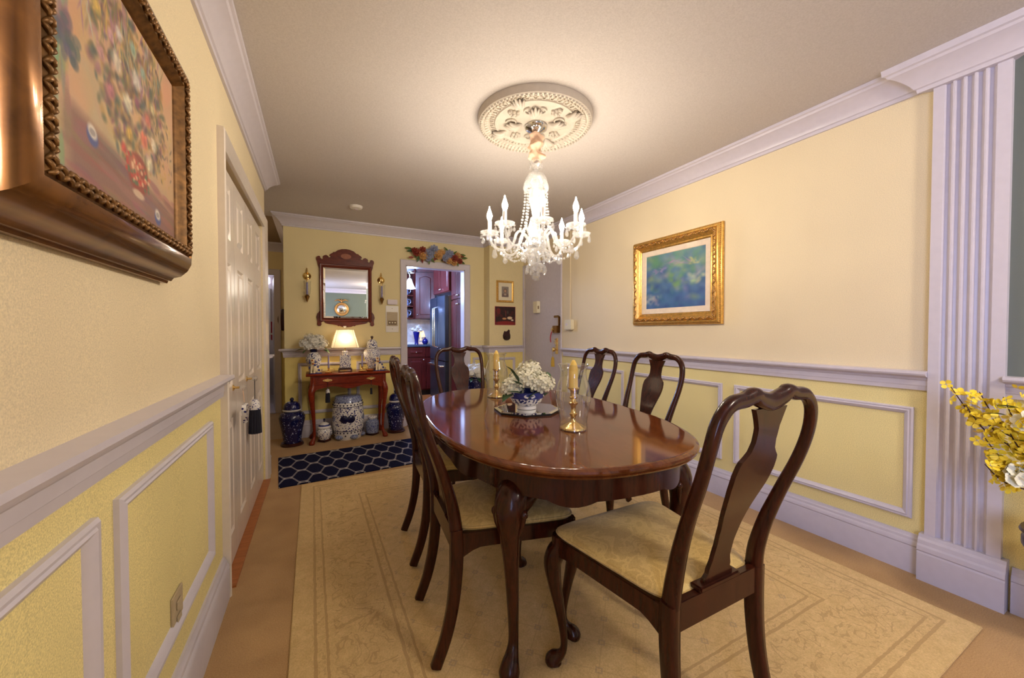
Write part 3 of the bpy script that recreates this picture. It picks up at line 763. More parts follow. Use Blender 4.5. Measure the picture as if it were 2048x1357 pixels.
spots = [  # x, y, rotation, label
    (0.985, 0.890, R(0),   'nearest chair at the camera end of the table, seen from behind'),
    (0.680, 1.425, R(-95), 'chair on the left side of the table, nearer of two'),
    (0.745, 2.040, R(-95), 'chair on the left side of the table, farther of two'),
    (1.140, 2.860, R(178), 'chair at the far end of the table, before the kitchen doorway'),
    (1.610, 1.765, R(87), 'chair on the right side of the table, nearer of two'),
    (1.735, 2.465, R(87), 'chair on the right side of the table, farther of two')]
for i, (x, y, rz, lb) in enumerate(spots):
    c = chair if i == 0 else copy_tree(chair)
    c.location = (x, y, CHZ); c.rotation_euler = (0, 0, rz); c['label'] = 'mahogany '+lb

# ---- dining table
def supere(a, b, n, k, N):
    t_ = 2*PI*k/N; c_, s_ = math.cos(t_), math.sin(t_)
    return (a*math.copysign(abs(c_)**(2/n), c_), b*math.copysign(abs(s_)**(2/n), s_))
TA, TB, TN = 0.552, 0.880, 2.55
tb = thing('dining_table', 'oval polished mahogany dining table with cabriole legs', 'table', (TBL[0], TBL[1], 0.008), TROT)
N = 128
prof = [(0.060,0.715),(0.030,0.716),(0.012,0.720),(0.006,0.727),(0.010,0.731),(0.002,0.735),(0.0,0.741),(0.003,0.747),(0.012,0.7515),(0.014,0.7525),(0.024,0.7525)]
def ring_pts(inset, z, N=N): return [(*supere(TA-inset, TB-inset, TN, k, N), z) for k in range(N)]
def top_half(sign):
    m = MB(); vs = []; fs = []
    for t_, z in prof: vs += ring_pts(t_, z)
    for i in range(len(prof)-1):
        for k in range(N): fs.append((i*N+k,i*N+(k+1)%N,(i+1)*N+(k+1)%N,(i+1)*N+k))
    fs += [tuple(range(N-1,-1,-1)), tuple((len(prof)-1)*N+k for k in range(N))]
    me = bpy.data.meshes.new('tabletop_half'); me.from_pydata(vs, [], fs)
    bm = bmesh.new(); bm.from_mesh(me)
    r_ = bmesh.ops.bisect_plane(bm, geom=bm.verts[:]+bm.edges[:]+bm.faces[:], plane_co=(0,sign*0.0005,0), plane_no=(0,-sign,0), clear_outer=True)
    ed = [e for e in r_['geom_cut'] if isinstance(e, bmesh.types.BMEdge)]
    bmesh.ops.contextual_create(bm, geom=ed)
    bmesh.ops.recalc_face_normals(bm, faces=bm.faces)
    bm.to_mesh(me); bm.free()
    me.polygons.foreach_set('use_smooth', [True]*len(me.polygons)); me.set_sharp_from_angle(angle=R(30))
    me.materials.append(M['mahogany_top']); return obj('tabletop_half', me, tb)
top_half(1); top_half(-1)
# apron with scalloped lower edge
m = MB(); vs = []; fs = []
NA = 160
def drop(k):
    a = (k/NA*4) % 1.0           # quarter-turn position, legs sit near 0.5
    d = abs(a-0.5)*2
    return 0.020*max(0, 1-abs(d-0.52)/0.16)**0.6*(1) if False else (0.018*max(0,1-((d-0.55)/0.20)**2) + 0.006*max(0,1-(d/0.16)**2))
for k in range(NA):
    x, y = supere(TA-0.062, TB-0.062, TN, k, NA); xi, yi = supere(TA-0.084, TB-0.084, TN, k, NA); zb = 0.628-drop(k)
    vs += [(x,y,0.716),(x,y,zb),(xi,yi,zb),(xi,yi,0.716)]
for k in range(NA):
    k2 = (k+1)%NA
    for j in range(4): fs.append((k*4+j,k2*4+j,k2*4+(j+1)%4,k*4+(j+1)%4))
MB().add(vs, fs).build('apron', M['mahogany'], tb, smooth=35)
for (kx, ky) in ((1,1),(-1,1),(-1,-1),(1,-1)):
    x, y = 0.350*kx, 0.615*ky
    d = Vector((0.66*kx, 0.75*ky, 0)).normalized(); c = Vector((x, y, 0))
    tab = [(0.715,-0.050,0.040),(0.66,-0.040,0.044),(0.615,0.004,0.056),(0.57,0.030,0.054),(0.50,0.034,0.038),(0.40,0.020,0.028),(0.28,0.006,0.0225),(0.17,-0.004,0.019),(0.10,-0.006,0.018),(0.065,0.006,0.022),(0.038,0.026,0.031),(0.018,0.036,0.036),(0.008,0.035,0.034),(0.003,0.0345,0.028)]
    lg = MB().tube(spline([c+d*o+Vector((0,0,z)) for z,o,r in tab],3), spline1([r for _,_,r in tab],3), 14).build('leg', M['mahogany'], tb, smooth=50)
    # knee brackets with scrolls
    br = MB()
    for e in (Vector((-kx,0,0)), Vector((0,-ky,0))):
        br.tube([c+d*0.018+e*q+Vector((0,0,zz)) for q,zz in ((0.0,0.580),(0.030,0.584),(0.062,0.600),(0.095,0.620),(0.125,0.634))],[0.048,0.044,0.033,0.021,0.010],12)
    for sgn in (1,-1):
        s_ = Vector((-d.y,d.x,0))*sgn
        br.ball(tuple(c+d*0.034+s_*0.050+Vector((0,0,0.562))),0.016,10,6)
        br.tube([tuple(c+d*0.036+s_*q+Vector((0,0,zz))) for q,zz in ((0.052,0.562),(0.046,0.528),(0.034,0.495),(0.022,0.455))],[0.010,0.009,0.007,0.003],8)
    br.build('knee_carving', M['mahogany'], lg, smooth=50)

rest(tb, 0.0085)
# ---- rugs
rg = MB().box(-1.215,1.215,-1.43,1.43,0,0.008).build('area_rug', M['rug'], loc=(1.13,1.885,0.0), bevel=0.003)
tag(rg, 'cream bordered area rug with small square lattice under the table', 'rug')
nr = MB().box(-0.68,0.68,-0.40,0.40,0,0.007).build('accent_rug', M['navy_rug'], loc=(0.415,3.775,0.0), rot=R(4.0), bevel=0.002)
tag(nr, 'navy trellis rug in front of the console table', 'rug')

# ---- console table
def cabriole(c, d, tab, n=12, parent=None, mat=None, name='leg'):
    return MB().tube(spline([Vector(c)+d*o+Vector((0,0,z)) for z,o,r in tab],3), spline1([r for _,_,r in tab],3), n).build(name, mat, parent, smooth=50)
cs = thing('console_table', 'cherry console table with one drawer against the far wall', 'table', (0.352, 4.60, 0), 0.0)
CW, CD = 0.395, 0.165
MB().strip(-CW-0.02, CW+0.02, [(-CD,0.715),(CD+0.012,0.715),(CD+0.020,0.720),(CD+0.022,0.728),(CD+0.014,0.737),(CD+0.004,0.740),(-CD,0.740)]).build('table_top', M['cherry'], cs, bevel=0.002)
m = MB().box(-CW+0.02,-CW+0.055,-CD+0.012,CD-0.01,0.575,0.715).box(CW-0.055,CW-0.02,-CD+0.012,CD-0.01,0.575,0.715).box(-CW+0.02,CW-0.02,CD-0.03,CD-0.01,0.60,0.715)
m.box(-CW+0.05,CW-0.05,-CD+0.016,-CD+0.03,0.600,0.715)
m.build('case', M['cherry'], cs, bevel=0.002)
poly = [(-CW+0.05,0.625),(CW-0.05,0.625)]
for k in range(41):
    q = 1-k/40; u = (q-0.5)*2; poly.append((lerp(-CW+0.05,CW-0.05,q), 0.585-0.016*math.cos(u*PI*2.0)*(1-abs(u)**6)-0.035*max(0,(abs(u)-0.86)/0.14)**1.5))
MB().prism(poly, lambda a,b,d: (a,d,b), -CD+0.008, -CD+0.024).build('scalloped_apron', M['cherry'], cs, smooth=30)
dw = MB().box(-CW+0.085,CW-0.085,-CD-0.002,-CD+0.016,0.628,0.700).build('drawer', M['cherry'], cs, bevel=0.004)
for hx in (-0.215,0.215):
    h = thing('handle', None, None, (hx,-CD-0.002,0.668)); h.parent = dw
    poly = [(-0.048,0),(-0.034,0.010),(-0.018,0.012),(0,0.018),(0.018,0.012),(0.034,0.010),(0.048,0),(0.034,-0.010),(0.016,-0.013),(0,-0.017),(-0.016,-0.013),(-0.034,-0.010)]
    MB().prism(poly, lambda a,b,d: (a,d,b), -0.003, 0.0).tube(spline([(-0.028,-0.004,0.002),(-0.026,-0.014,-0.004),(0,-0.018,-0.013),(0.026,-0.014,-0.004),(0.028,-0.004,0.002)],4),0.0032,8).build('bail_pull', M['brass'], h, smooth=40)
LEG = [(0.70,0.0,0.026),(0.62,0.002,0.028),(0.57,0.016,0.034),(0.53,0.024,0.033),(0.45,0.018,0.026),(0.33,0.004,0.020),(0.18,-0.008,0.0155),(0.09,-0.010,0.0145),(0.05,0.002,0.019),(0.025,0.018,0.027),(0.010,0.022,0.029),(0.0,0.020,0.023)]
for kx in (-1,1):
    for ky in (-1,1):
        cabriole((kx*(CW-0.045), ky*(CD-0.035), 0), Vector((kx*0.7,ky*0.7,0)).normalized(), LEG, 12, cs, M['cherry'])
# ================================================================== ceiling medallion and chandelier
CX, CY = 1.204, 1.99
md = thing('ceiling_medallion', 'round cream plaster medallion on the ceiling', 'medallion', (CX-0.02, CY-0.02, CEIL)); md.scale = (0.935, 0.935, 1.08)
MR = 0.355
MB().lathe([(0,-0.022),(0.20,-0.022),(0.238,-0.022),(0.246,-0.028),(0.254,-0.028),(0.260,-0.020),(0.292,-0.018),(0.298,-0.028),(0.326,-0.034),(0.338,-0.034),(0.348,-0.040),(0.356,-0.036),(0.360,-0.020),(0.362,0.0)],96).build('disc', M['plaster'], md, smooth=30)
b_ = MB()
for k in range(84):
    a = 2*PI*k/84; b_.ball((0.342*math.cos(a),0.342*math.sin(a),-0.040),0.0085,6,4)
tag(b_.build('bead_ring', M['plaster'], md, smooth=60), kind='stuff')
b_ = MB()
for k in range(72):
    a = 2*PI*k/72; c_, s_ = math.cos(a), math.sin(a)
    b_.tube([(0.300*c_,0.300*s_,-0.026),(0.322*c_,0.322*s_,-0.034)],[0.006,0.009],6)
tag(b_.build('gadroon_ring', M['plaster'], md, smooth=60), kind='stuff')
for k in range(36):
    a = 2*PI*k/36; c_, s_ = math.cos(a), math.sin(a)
    pts = [(0.274*math.cos(a+q)+0*c_, 0.274*math.sin(a+q), -0.022) for q in (-0.05,-0.02,0.02,0.05)]
    r_ = [0.286,0.264,0.264,0.286]
    MB().tube([(rr*math.cos(a+q),rr*math.sin(a+q),-0.021) for rr,q in zip(r_,(-0.05,-0.035,0.035,0.05))],0.005,6).build('egg_motif', M['plaster'], md, smooth=60)
def acanthus(r0, r1, a, w_):
    m = MB()
    for j in range(-2,3):
        b2 = a+j*0.055*w_; rr = r1-abs(j)*0.018
        m.tube(spline([(r0*math.cos(a),r0*math.sin(a),-0.022),((r0+rr)/2*math.cos((a+b2)/2),(r0+rr)/2*math.sin((a+b2)/2),-0.040),(rr*math.cos(b2),rr*math.sin(b2),-0.034)],3),[0.006,0.010,0.013,0.014,0.012,0.008,0.004],7)
    return m
for k in range(4):
    a = R(38)+k*PI/2; acanthus(0.205,0.318,a,1.3).build('acanthus', M['plaster'], md, smooth=60)
for k in range(8):
    a = R(15)+k*PI/4
    if k % 2 == 0:
        m = MB()
        for j, (dr, da) in enumerate(((0,0),(0.02,0.08),(0.02,-0.08),(-0.018,0.05),(-0.018,-0.05),(0.038,0.03),(0.038,-0.04),(0.0,0.15),(0.0,-0.14))):
            m.ball(((0.175+dr)*math.cos(a+da),(0.175+dr)*math.sin(a+da),-0.026),0.011,8,5)
        m.build('rosette', M['plaster'], md, smooth=60)
    else:
        m = acanthus(0.085,0.20,a,2.2)
        for sg in (1,-1):
            m.tube([((0.15+0.03*math.cos(q))*math.cos(a)-sg*(0.035+0.03*math.sin(q))*math.sin(a),(0.15+0.03*math.cos(q))*math.sin(a)+sg*(0.035+0.03*math.sin(q))*math.cos(a),-0.026) for q in [i*0.5 for i in range(11)]],0.006,6)
        m.build('leaf_scroll', M['plaster'], md, smooth=60)

cd = thing('chandelier', 'crystal chandelier with eight candle arms over the table', 'chandelier', (CX, CY, 0))
MB().lathe([(0,2.418),(0.066,2.418),(0.070,2.410),(0.066,2.398),(0.050,2.386),(0.026,2.374),(0.014,2.362),(0,2.360)],32).build('canopy', M['silver'], cd)
# twisted fabric sleeve over the chain
vs = []; fs = []; rows, n = 46, 20
for j in range(rows):
    t = j/(rows-1); z = lerp(2.372,2.205,t)
    rb = 0.026+0.012*math.sin(t*PI)+0.009*math.sin(t*17)
    for k in range(n):
        a = 2*PI*k/n; r_ = rb*(1+0.30*math.sin(2*a+t*11)+0.12*math.sin(5*a-t*19))
        vs.append((r_*math.cos(a)+0.006*math.sin(t*9), r_*math.sin(a), z))
for j in range(rows-1):
    for k in range(n): fs.append((j*n+k,j*n+(k+1)%n,(j+1)*n+(k+1)%n,(j+1)*n+k))
MB().add(vs, fs).build('chain_sleeve', M['ribbon'], cd, smooth=60)
MB().lathe([(0,2.215),(0.026,2.212),(0.040,2.200),(0.030,2.185),(0.016,2.172),(0.024,2.160),(0.014,2.148),(0.012,2.135),(0,2.13)],16).build('top_cup', M['crystal_column'], cd, smooth=0)
MB().lathe([(0.0,2.140),(0.030,2.138),(0.052,2.124),(0.066,2.098),(0.070,2.076),(0.066,2.074),(0.060,2.094),(0.046,2.116),(0.0,2.128)],24).build('upper_bell', M['crystal_column'], cd, smooth=0)
MB().lathe([(0,2.13),(0.016,2.12),(0.020,2.09),(0.030,2.06),(0.042,2.01),(0.044,1.98),(0.036,1.94),(0.026,1.90),(0.020,1.88),(0.034,1.865),(0.038,1.85),(0.022,1.835),(0.024,1.81),(0.040,1.79),(0.042,1.76),(0.028,1.74),(0,1.735)],20).build('centre_column', M['crystal_column'], cd, smooth=0)
MB().lathe([(0,1.745),(0.040,1.742),(0.052,1.725),(0.052,1.700),(0.036,1.685),(0,1.68)],24).build('arm_hub', M['silver'], cd)
MB().lathe([(0,1.69),(0.030,1.69),(0.072,1.672),(0.086,1.655),(0.082,1.646),(0.040,1.640),(0.020,1.62),(0.018,1.60),(0.044,1.590),(0.060,1.578),(0.058,1.570),(0.026,1.562),(0.010,1.55),(0,1.545)],24).build('lower_bowl', M['crystal_column'], cd, smooth=0)
MB().ball((0,0,1.512),0.027,10,6).build('finial_ball', M['crystal'], cd, smooth=0)
# shared small crystals
def octa(h, r, n=6, up=0.38):
    return MB().lathe([(0,0),(r*0.55,-h*0.12),(r,-h*(1-up)),(r*0.7,-h*0.88),(0,-h)],n)
me_drop = octa(0.045,0.0115).mesh('crystal_drop', M['crystal'], smooth=0)
me_small = octa(0.026,0.008).mesh('crystal_drop', M['crystal'], smooth=0)
me_big = octa(0.058,0.0175,8,0.30).mesh('crystal_drop', M['crystal'], smooth=0)
me_bead = MB().ball((0,0,0),0.0075,6,4).mesh('crystal_bead', M['crystal'], smooth=0)
ARM0 = -YAW + R(4)
prof_arm = [(0.035,1.712),(0.060,1.752),(0.092,1.786),(0.118,1.770),(0.132,1.725),(0.155,1.685),(0.195,1.668),(0.240,1.680),(0.268,1.712),(0.280,1.752)]
rp = spline([(r_,0,z) for r_,z in prof_arm],4)
me_arm = MB().tube(rp,0.0082,8).mesh('arm', M['crystal_column'], smooth=40)
me_bob = MB().lathe([(0.010,1.752),(0.020,1.754),(0.040,1.760),(0.053,1.772),(0.056,1.778),(0.051,1.776),(0.036,1.767),(0.012,1.762),(0.012,1.775)],16).mesh('bobeche', M['crystal_column'], smooth=0)
me_slv = MB().lathe([(0,1.765),(0.0115,1.765),(0.0115,1.842),(0,1.843)],14).mesh('candle_sleeve', M['white_plastic'])
fl = [(0.0,1.842),(0.008,1.843),(0.0105,1.850),(0.0165,1.868),(0.0165,1.878),(0.011,1.896),(0.005,1.912),(0.0025,1.926),(0.0,1.930)]
me_blb = MB().lathe(fl,12).mesh('bulb', M['bulb'], smooth=60)
def child(name, me, parent, loc=(0,0,0), rz=0.0):
    o = obj(name, me, parent, loc, rz); return o
for k in range(8):
    a = ARM0 - PI/2 + k*PI/4; c_, s_ = math.cos(a), math.sin(a)
    arm = child('arm', me_arm, cd, (0,0,0), a)
    bx, by = 0.28, 0.0
    child('bobeche', me_bob, arm, (bx,by,0)); child('candle_sleeve', me_slv, arm, (bx,by,0)); child('bulb', me_blb, arm, (bx,by,0), k*1.3)
    for j in range(6):
        g = 2*PI*j/6+0.3
        x, y = bx+0.052*math.cos(g), by+0.052*math.sin(g)
        child('crystal_bead', me_bead, arm, (x,y,1.766)); child('crystal_drop', me_drop if j%2 else me_small, arm, (x,y,1.757))
    child('crystal_drop', me_big, arm, (bx-0.03,by,1.676)); child('crystal_drop', me_small, arm, (0.15,0,1.675)); child('crystal_drop', me_small, arm, (0.20,0,1.656))
    # bead swag from the upper bell down to the arm, and from arm to the lower bowl
    m = MB()
    for j in range(16):
        t = j/15; r_ = lerp(0.066,0.094,t)-0.010*math.sin(t*PI); m.ball((r_,0,lerp(2.07,1.80,t)),0.0062 if j%3 else 0.0085,6,4)
    m.build('bead_chain', M['crystal'], arm, smooth=0)
    m = MB()
    for j in range(12):
        t = j/11; r_ = lerp(0.262,0.075,t); m.ball((r_,0.012*math.sin(t*PI),lerp(1.700,1.650,t)-0.050*math.sin(t*PI)),0.0070 if j%3 else 0.0095,6,4)
    m.build('bead_chain', M['crystal'], arm, smooth=0)
for k in range(16):
    a = 2*PI*k/16; c_, s_ = math.cos(a), math.sin(a)
    child('crystal_drop', me_drop, cd, (0.068*c_,0.068*s_,2.072)); child('crystal_drop', me_drop, cd, (0.084*c_,0.084*s_,1.648))
    child('crystal_drop', me_big if k%2 else me_drop, cd, (0.055*c_,0.055*s_,1.735))
for k in range(8):
    a = 2*PI*k/8; child('crystal_drop', me_drop, cd, (0.058*math.cos(a),0.058*math.sin(a),1.572)); child('crystal_drop', me_small, cd, (0.036*math.cos(a),0.036*math.sin(a),2.185))

# small flush disc on the ceiling
dd = thing('ceiling_alarm', 'small round white disc on the ceiling near the hall', 'alarm', (0.40, 4.15, CEIL))
MB().lathe([(0,-0.030),(0.030,-0.030),(0.055,-0.022),(0.062,-0.010),(0.064,0)],28).build('cover', M['white_plastic'], dd)
MB().lathe([(0,-0.036),(0.018,-0.035),(0.020,-0.029),(0,-0.029)],16).build('button', M['lav_plastic'], dd)

# ================================================================== pictures
rng = np.random.default_rng(3)
def rnd(a, b): return float(rng.uniform(a, b))
# large still life on the left wall
pl = thing('flower_painting', 'still life of flowers in a deep bronze frame on the left wall', 'painting', (xl(0.63)+0.003, 0.63, 1.312), ROTL)
PW, PH = 0.74, 0.592
MB().rect_frame(0, PW, 0, PH, [(0,0.0),(0.0,0.012),(0.006,0.016),(0.006,0.022),(0.014,0.030),(0.018,0.046),(0.032,0.064),(0.048,0.076),(0.062,0.080),(0.066,0.074),(0.066,0.0)]).build('outer_moulding', M['bronze'], pl, smooth=40)
inn = MB().rect_frame(0.066, PW-0.066, 0.066, PH-0.066, [(0,0.0),(0,0.074),(0.008,0.080),(0.022,0.077),(0.027,0.068),(0.033,0.062),(0.035,0.052),(0.035,0.0)]).build('carved_band', M['bronze_dark'], pl, smooth=40)
m = MB()
def carve(x0, x1, z0, z1, d, n, r_, w_=0.010):
    for k in range(n):
        t = (k+0.5)/n; x = lerp(x0,x1,t); z = lerp(z0,z1,t); s_ = 1 if k%2 else -1
        ux, uz = (x1-x0)/n, (z1-z0)/n; L = math.hypot(ux,uz); ux /= L; uz /= L
        m.tube([(x+(-uz)*s_*w_*math.cos(q)+ux*w_*1.5*(q-1.6)/1.6, -d-0.004*math.sin(q), z+ux*s_*w_*math.cos(q)+uz*w_*1.5*(q-1.6)/1.6) for q in (0,0.8,1.6,2.4,3.2)],[r_*0.5,r_,r_*1.15,r_,r_*0.5],6)
a_, b2, c2, d2 = 0.086, PW-0.086, 0.086, PH-0.086
for off, nn in ((-0.004,44),(-0.013,48)):
    n2 = int(nn*0.78); carve(a_+off,b2-off,c2+off,c2+off,0.078,nn,0.0034,0.0042); carve(a_+off,b2-off,d2-off,d2-off,0.078,nn,0.0034,0.0042); carve(a_+off,a_+off,c2+off,d2-off,0.078,n2,0.0034,0.0042); carve(b2-off,b2-off,c2+off,d2-off,0.078,n2,0.0034,0.0042)
tag(m.build('leaf_carving', M['bronze_dark'], inn, smooth=60), kind='stuff')
NY, NX = 170, 232
img = np.zeros((NY,NX,3))
yy, xx = np.mgrid[0:NY,0:NX]; ty = yy/(NY-1.0); tx = xx/(NX-1.0)
img[:] = (np.array([208,176,136])/255)[None,None]*(1-0.10*ty[...,None])
for _ in range(130): dab(img, rnd(0,1), rnd(0,0.78), rnd(0.06,0.2), rnd(0.05,0.12), (rnd(184,226),rnd(152,186),rnd(112,146)), 0.30, rnd(0,3))
tbm = np.clip((ty-(0.66+0.16*tx))*16,0,1)*np.clip((tx-0.10)*14,0,1)
img[:] = img*(1-tbm[...,None])+np.array([144,106,92])/255*tbm[...,None]
for _ in range(60): dab(img, rnd(0.15,1), rnd(0.76,1), rnd(0.06,0.22), rnd(0.012,0.03), (rnd(120,172),rnd(84,124),rnd(76,112)), 0.45, 0.1)
for _ in range(60): dab(img, rnd(0.0,0.15), rnd(0.30,0.95), rnd(0.015,0.03), rnd(0.05,0.14), (rnd(100,206),rnd(104,180),rnd(86,140)), 0.5)
for _ in range(30): dab(img, rnd(0.02,0.20), rnd(0.38,0.56), rnd(0.02,0.05), rnd(0.02,0.05), (rnd(60,110),rnd(76,110),rnd(86,120)), 0.6)
for _ in range(620):
    a = rnd(0,6.28); q = rnd(0,1)**0.55; x = 0.57+0.33*q*math.cos(a); y = 0.36+0.40*q*math.sin(a)
    if y < 0.0: y = rnd(0.0,0.22)
    c = [(110,94,66),(132,84,96),(92,104,80),(166,124,68),(84,66,70),(176,130,136),(72,92,92),(150,132,96),(186,150,90)][int(rnd(0,9))]
    dab(img, x, y, rnd(0.018,0.055), rnd(0.014,0.04), c, 0.7, rnd(0,3), 0.8)
for _ in range(110):
    x = rnd(0.22,0.86); dab(img, x, rnd(0,0.34), 0.008, rnd(0.04,0.11), [(216,180,84),(150,100,146),(190,196,176),(120,120,80)][int(rnd(0,4))], 0.75, rnd(-0.5,0.5), 0.8)
for _ in range(60):
    x = rnd(0.78,0.97); dab(img, x, rnd(0.30,0.72), 0.010, rnd(0.015,0.03), [(86,78,76),(196,160,80),(110,96,84)][int(rnd(0,3))], 0.7, rnd(-1.2,1.2), 0.7)
for (x,y,r_,c) in ((0.44,0.33,0.066,(226,212,190)),(0.60,0.29,0.068,(214,206,196)),(0.52,0.46,0.064,(232,224,196)),(0.70,0.42,0.058,(206,120,104)),(0.39,0.50,0.055,(190,120,130)),(0.66,0.56,0.062,(226,124,98)),(0.53,0.60,0.05,(214,176,84)),(0.76,0.53,0.05,(230,218,194)),(0.33,0.38,0.05,(200,150,150)),(0.57,0.15,0.048,(150,180,160)),(0.46,0.18,0.046,(214,206,200)),(0.71,0.66,0.058,(228,218,182)),(0.31,0.20,0.05,(218,186,96)),(0.66,0.20,0.045,(150,176,160)),(0.40,0.24,0.04,(206,160,170)),(0.75,0.33,0.04,(214,200,150)),(0.48,0.70,0.04,(206,80,70)),(0.60,0.40,0.04,(150,90,110))):
    dab(img, x, y, r_, r_*0.9, c, 0.95, 0, 0.7); dab(img, x+0.008, y+0.008, r_*0.55, r_*0.4, tuple(q*0.80 for q in c), 0.7, rnd(0,3), 0.8)
    for _ in range(5): dab(img, x+rnd(-.6,.6)*r_*0.7, y+rnd(-.6,.6)*r_, r_*0.35, r_*0.18, tuple(min(255,q*1.07) for q in c), 0.6, rnd(0,3), 0.8)
dab(img, 0.60, 0.77, 0.145, 0.115, (150,70,54), 1, 0, 0.2); dab(img, 0.565, 0.75, 0.09, 0.07, (214,156,116), 0.7, 0, 0.8); dab(img, 0.60, 0.875, 0.085, 0.025, (214,190,160), 0.9)
for _ in range(60): dab(img, rnd(0.50,0.71), rnd(0.70,0.83), 0.018, 0.014, [(196,60,50),(226,190,150),(100,116,84),(206,110,80)][int(rnd(0,4))], 0.8)
for (x,y) in ((0.27,0.78),(0.79,0.93)):
    dab(img, x, y, 0.055, 0.045, (84,92,146), 1, 0.3, 0.3); dab(img, x, y-0.02, 0.046, 0.034, (224,216,202), 1, 0.3, 0.4); dab(img, x, y-0.018, 0.03, 0.018, (150,140,140), 0.8)
canvas('canvas', 0.100, PW-0.100, 0.100, PH-0.100, 0.055, img, pl)

# gilt framed picture on the right wall (plain stand-in in blues and greens)
pr = thing('gilt_painting', 'blue and green abstract painting in a wide gilt frame on the right wall', 'painting', (XR-0.002, 2.560, 1.235), ROTR)
PW, PH = 0.845, 0.730
MB().rect_frame(0, PW, 0, PH, [(0,0),(0,0.018),(0.004,0.024),(0.010,0.026),(0.014,0.040),(0.020,0.044),(0.030,0.044),(0.034,0.038),(0.034,0)]).build('outer_moulding', M['gold_frame'], pr, smooth=35)
inn = MB().rect_frame(0.034, PW-0.034, 0.034, PH-0.034, [(0,0),(0,0.038),(0.006,0.046),(0.014,0.048),(0.022,0.042),(0.030,0.030),(0.044,0.022),(0.052,0.024),(0.060,0.018),(0.062,0)]).build('gilt_cove', M['gold_frame'], pr, smooth=40)
m = MB(); carve(0.046,PW-0.046,0.046,0.046,0.046,22,0.0062); carve(0.046,PW-0.046,PH-0.046,PH-0.046,0.046,22,0.0062); carve(0.046,0.046,0.046,PH-0.046,0.046,19,0.0062); carve(PW-0.046,PW-0.046,0.046,PH-0.046,0.046,19,0.0062)
tag(m.build('leaf_carving', M['gold_dark'], inn, smooth=60), kind='stuff')
m = MB()
for k in range(60):
    for z in (0.012, PH-0.012): m.ball((lerp(0.012,PW-0.012,k/59),-0.028,z),0.0055,5,4)
for k in range(52):
    for x in (0.012, PW-0.012): m.ball((x,-0.028,lerp(0.012,PH-0.012,k/51)),0.0055,5,4)
tag(m.build('bead_edge', M['gold_dark'], pr, smooth=60), kind='stuff')
MB().rect_frame(0.096, PW-0.096, 0.096, PH-0.096, [(0,0),(0,0.016),(0.040,0.012),(0.044,0.008),(0.044,0)]).build('liner', M['liner'], pr, smooth=25)
img = np.zeros((110,124,3)); yy, xx = np.mgrid[0:110,0:124]; ty = (yy/109.0)[...,None]; tx = (xx/123.0)[...,None]
img[:] = np.array([104,140,150])/255*(1-ty)+np.array([52,84,140])/255*ty
for _ in range(330):
    x, y = rnd(0,1), rnd(0,1)
    top = [(96,150,110),(120,160,160),(160,140,184),(110,140,190),(160,176,110),(90,140,110)]; bot = [(50,80,140),(66,106,160),(54,116,140),(46,70,124),(80,120,170),(70,100,150)]
    c = (top if rnd(0,1) > y*1.15 else bot)[int(rnd(0,6))]
    dab(img, x, y, rnd(0.06,0.15), rnd(0.05,0.12), c, 0.45, rnd(-1.2,1.2), 0.9)
for (x, y, rx_, ry_, c) in ((0.12,0.84,0.20,0.14,(206,190,176)),(0.85,0.52,0.22,0.12,(196,196,160)),(0.52,0.50,0.20,0.15,(120,166,96)),(0.60,0.20,0.30,0.06,(176,140,186)),(0.25,0.30,0.20,0.06,(160,140,190)),(0.85,0.22,0.14,0.07,(206,196,120))):
    for _ in range(16): dab(img, x+rnd(-1,1)*rx_*0.6, y+rnd(-1,1)*ry_*0.7, rx_*rnd(0.2,0.45), ry_*rnd(0.2,0.5), tuple(q*rnd(0.85,1.1) for q in c), 0.40, rnd(-1,1), 0.9)
canvas('canvas', 0.138, PW-0.138, 0.138, PH-0.138, 0.008, img, pr)

# small framed portrait and unframed red print beside the entry door
sp = thing('small_portrait', 'small muted portrait with cream mat in a gold frame beside the entry door', 'picture', (2.187, YP, 1.574), 0.0)
MB().rect_frame(0, 0.256, 0, 0.292, [(0,0),(0,0.016),(0.006,0.022),(0.018,0.020),(0.028,0.012),(0.028,0)]).build('frame', M['gold_frame'], sp, smooth=35)
MB().box(0.026,0.230,-0.009,0,0.026,0.266).build('mat', M['mat_board'], sp, smooth=0)
img = np.zeros((40,28,3)); img[:] = np.array([150,140,130])/255
dab(img,0.5,0.85,0.40,0.30,(120,100,96)); dab(img,0.5,0.40,0.20,0.24,(120,90,70)); dab(img,0.5,0.42,0.13,0.18,(196,160,136)); dab(img,0.5,0.75,0.16,0.12,(190,170,150))
canvas('print', 0.076,0.180,0.072,0.212,0.010,img,sp)
rp_ = thing('red_print', 'unframed dark red still life print under the small portrait', 'picture', (2.165, YP, 1.268), 0.0)
MB().box(0,0.308,-0.008,0,0,0.250).build('backing', M['red_cloth'], rp_, smooth=0)
img = np.zeros((60,74,3)); img[:] = np.array([44,12,14])/255
for _ in range(60): dab(img, rnd(0,1), rnd(0,1), rnd(0.05,0.15), rnd(0.04,0.10), [(70,14,16),(30,10,12),(110,24,22),(54,22,14)][int(rnd(0,4))], 0.5)
dab(img,0.5,0.92,0.8,0.16,(150,30,26),0.9); dab(img,0.15,0.25,0.16,0.22,(140,28,24),0.7)
dab(img,0.52,0.40,0.02,0.22,(170,90,80),0.8); dab(img,0.62,0.30,0.06,0.12,(90,80,70),0.7); dab(img,0.72,0.62,0.20,0.10,(232,206,170)); dab(img,0.45,0.66,0.16,0.07,(206,150,100)); dab(img,0.85,0.74,0.10,0.05,(240,226,200))
canvas('print', 0.004,0.304,0.004,0.246,0.0085,img,rp_)
pq = thing('wall_pocket', 'small dark carved wooden wall pocket under the red print', 'ornament', (2.338, YP, 1.06), 0.0)
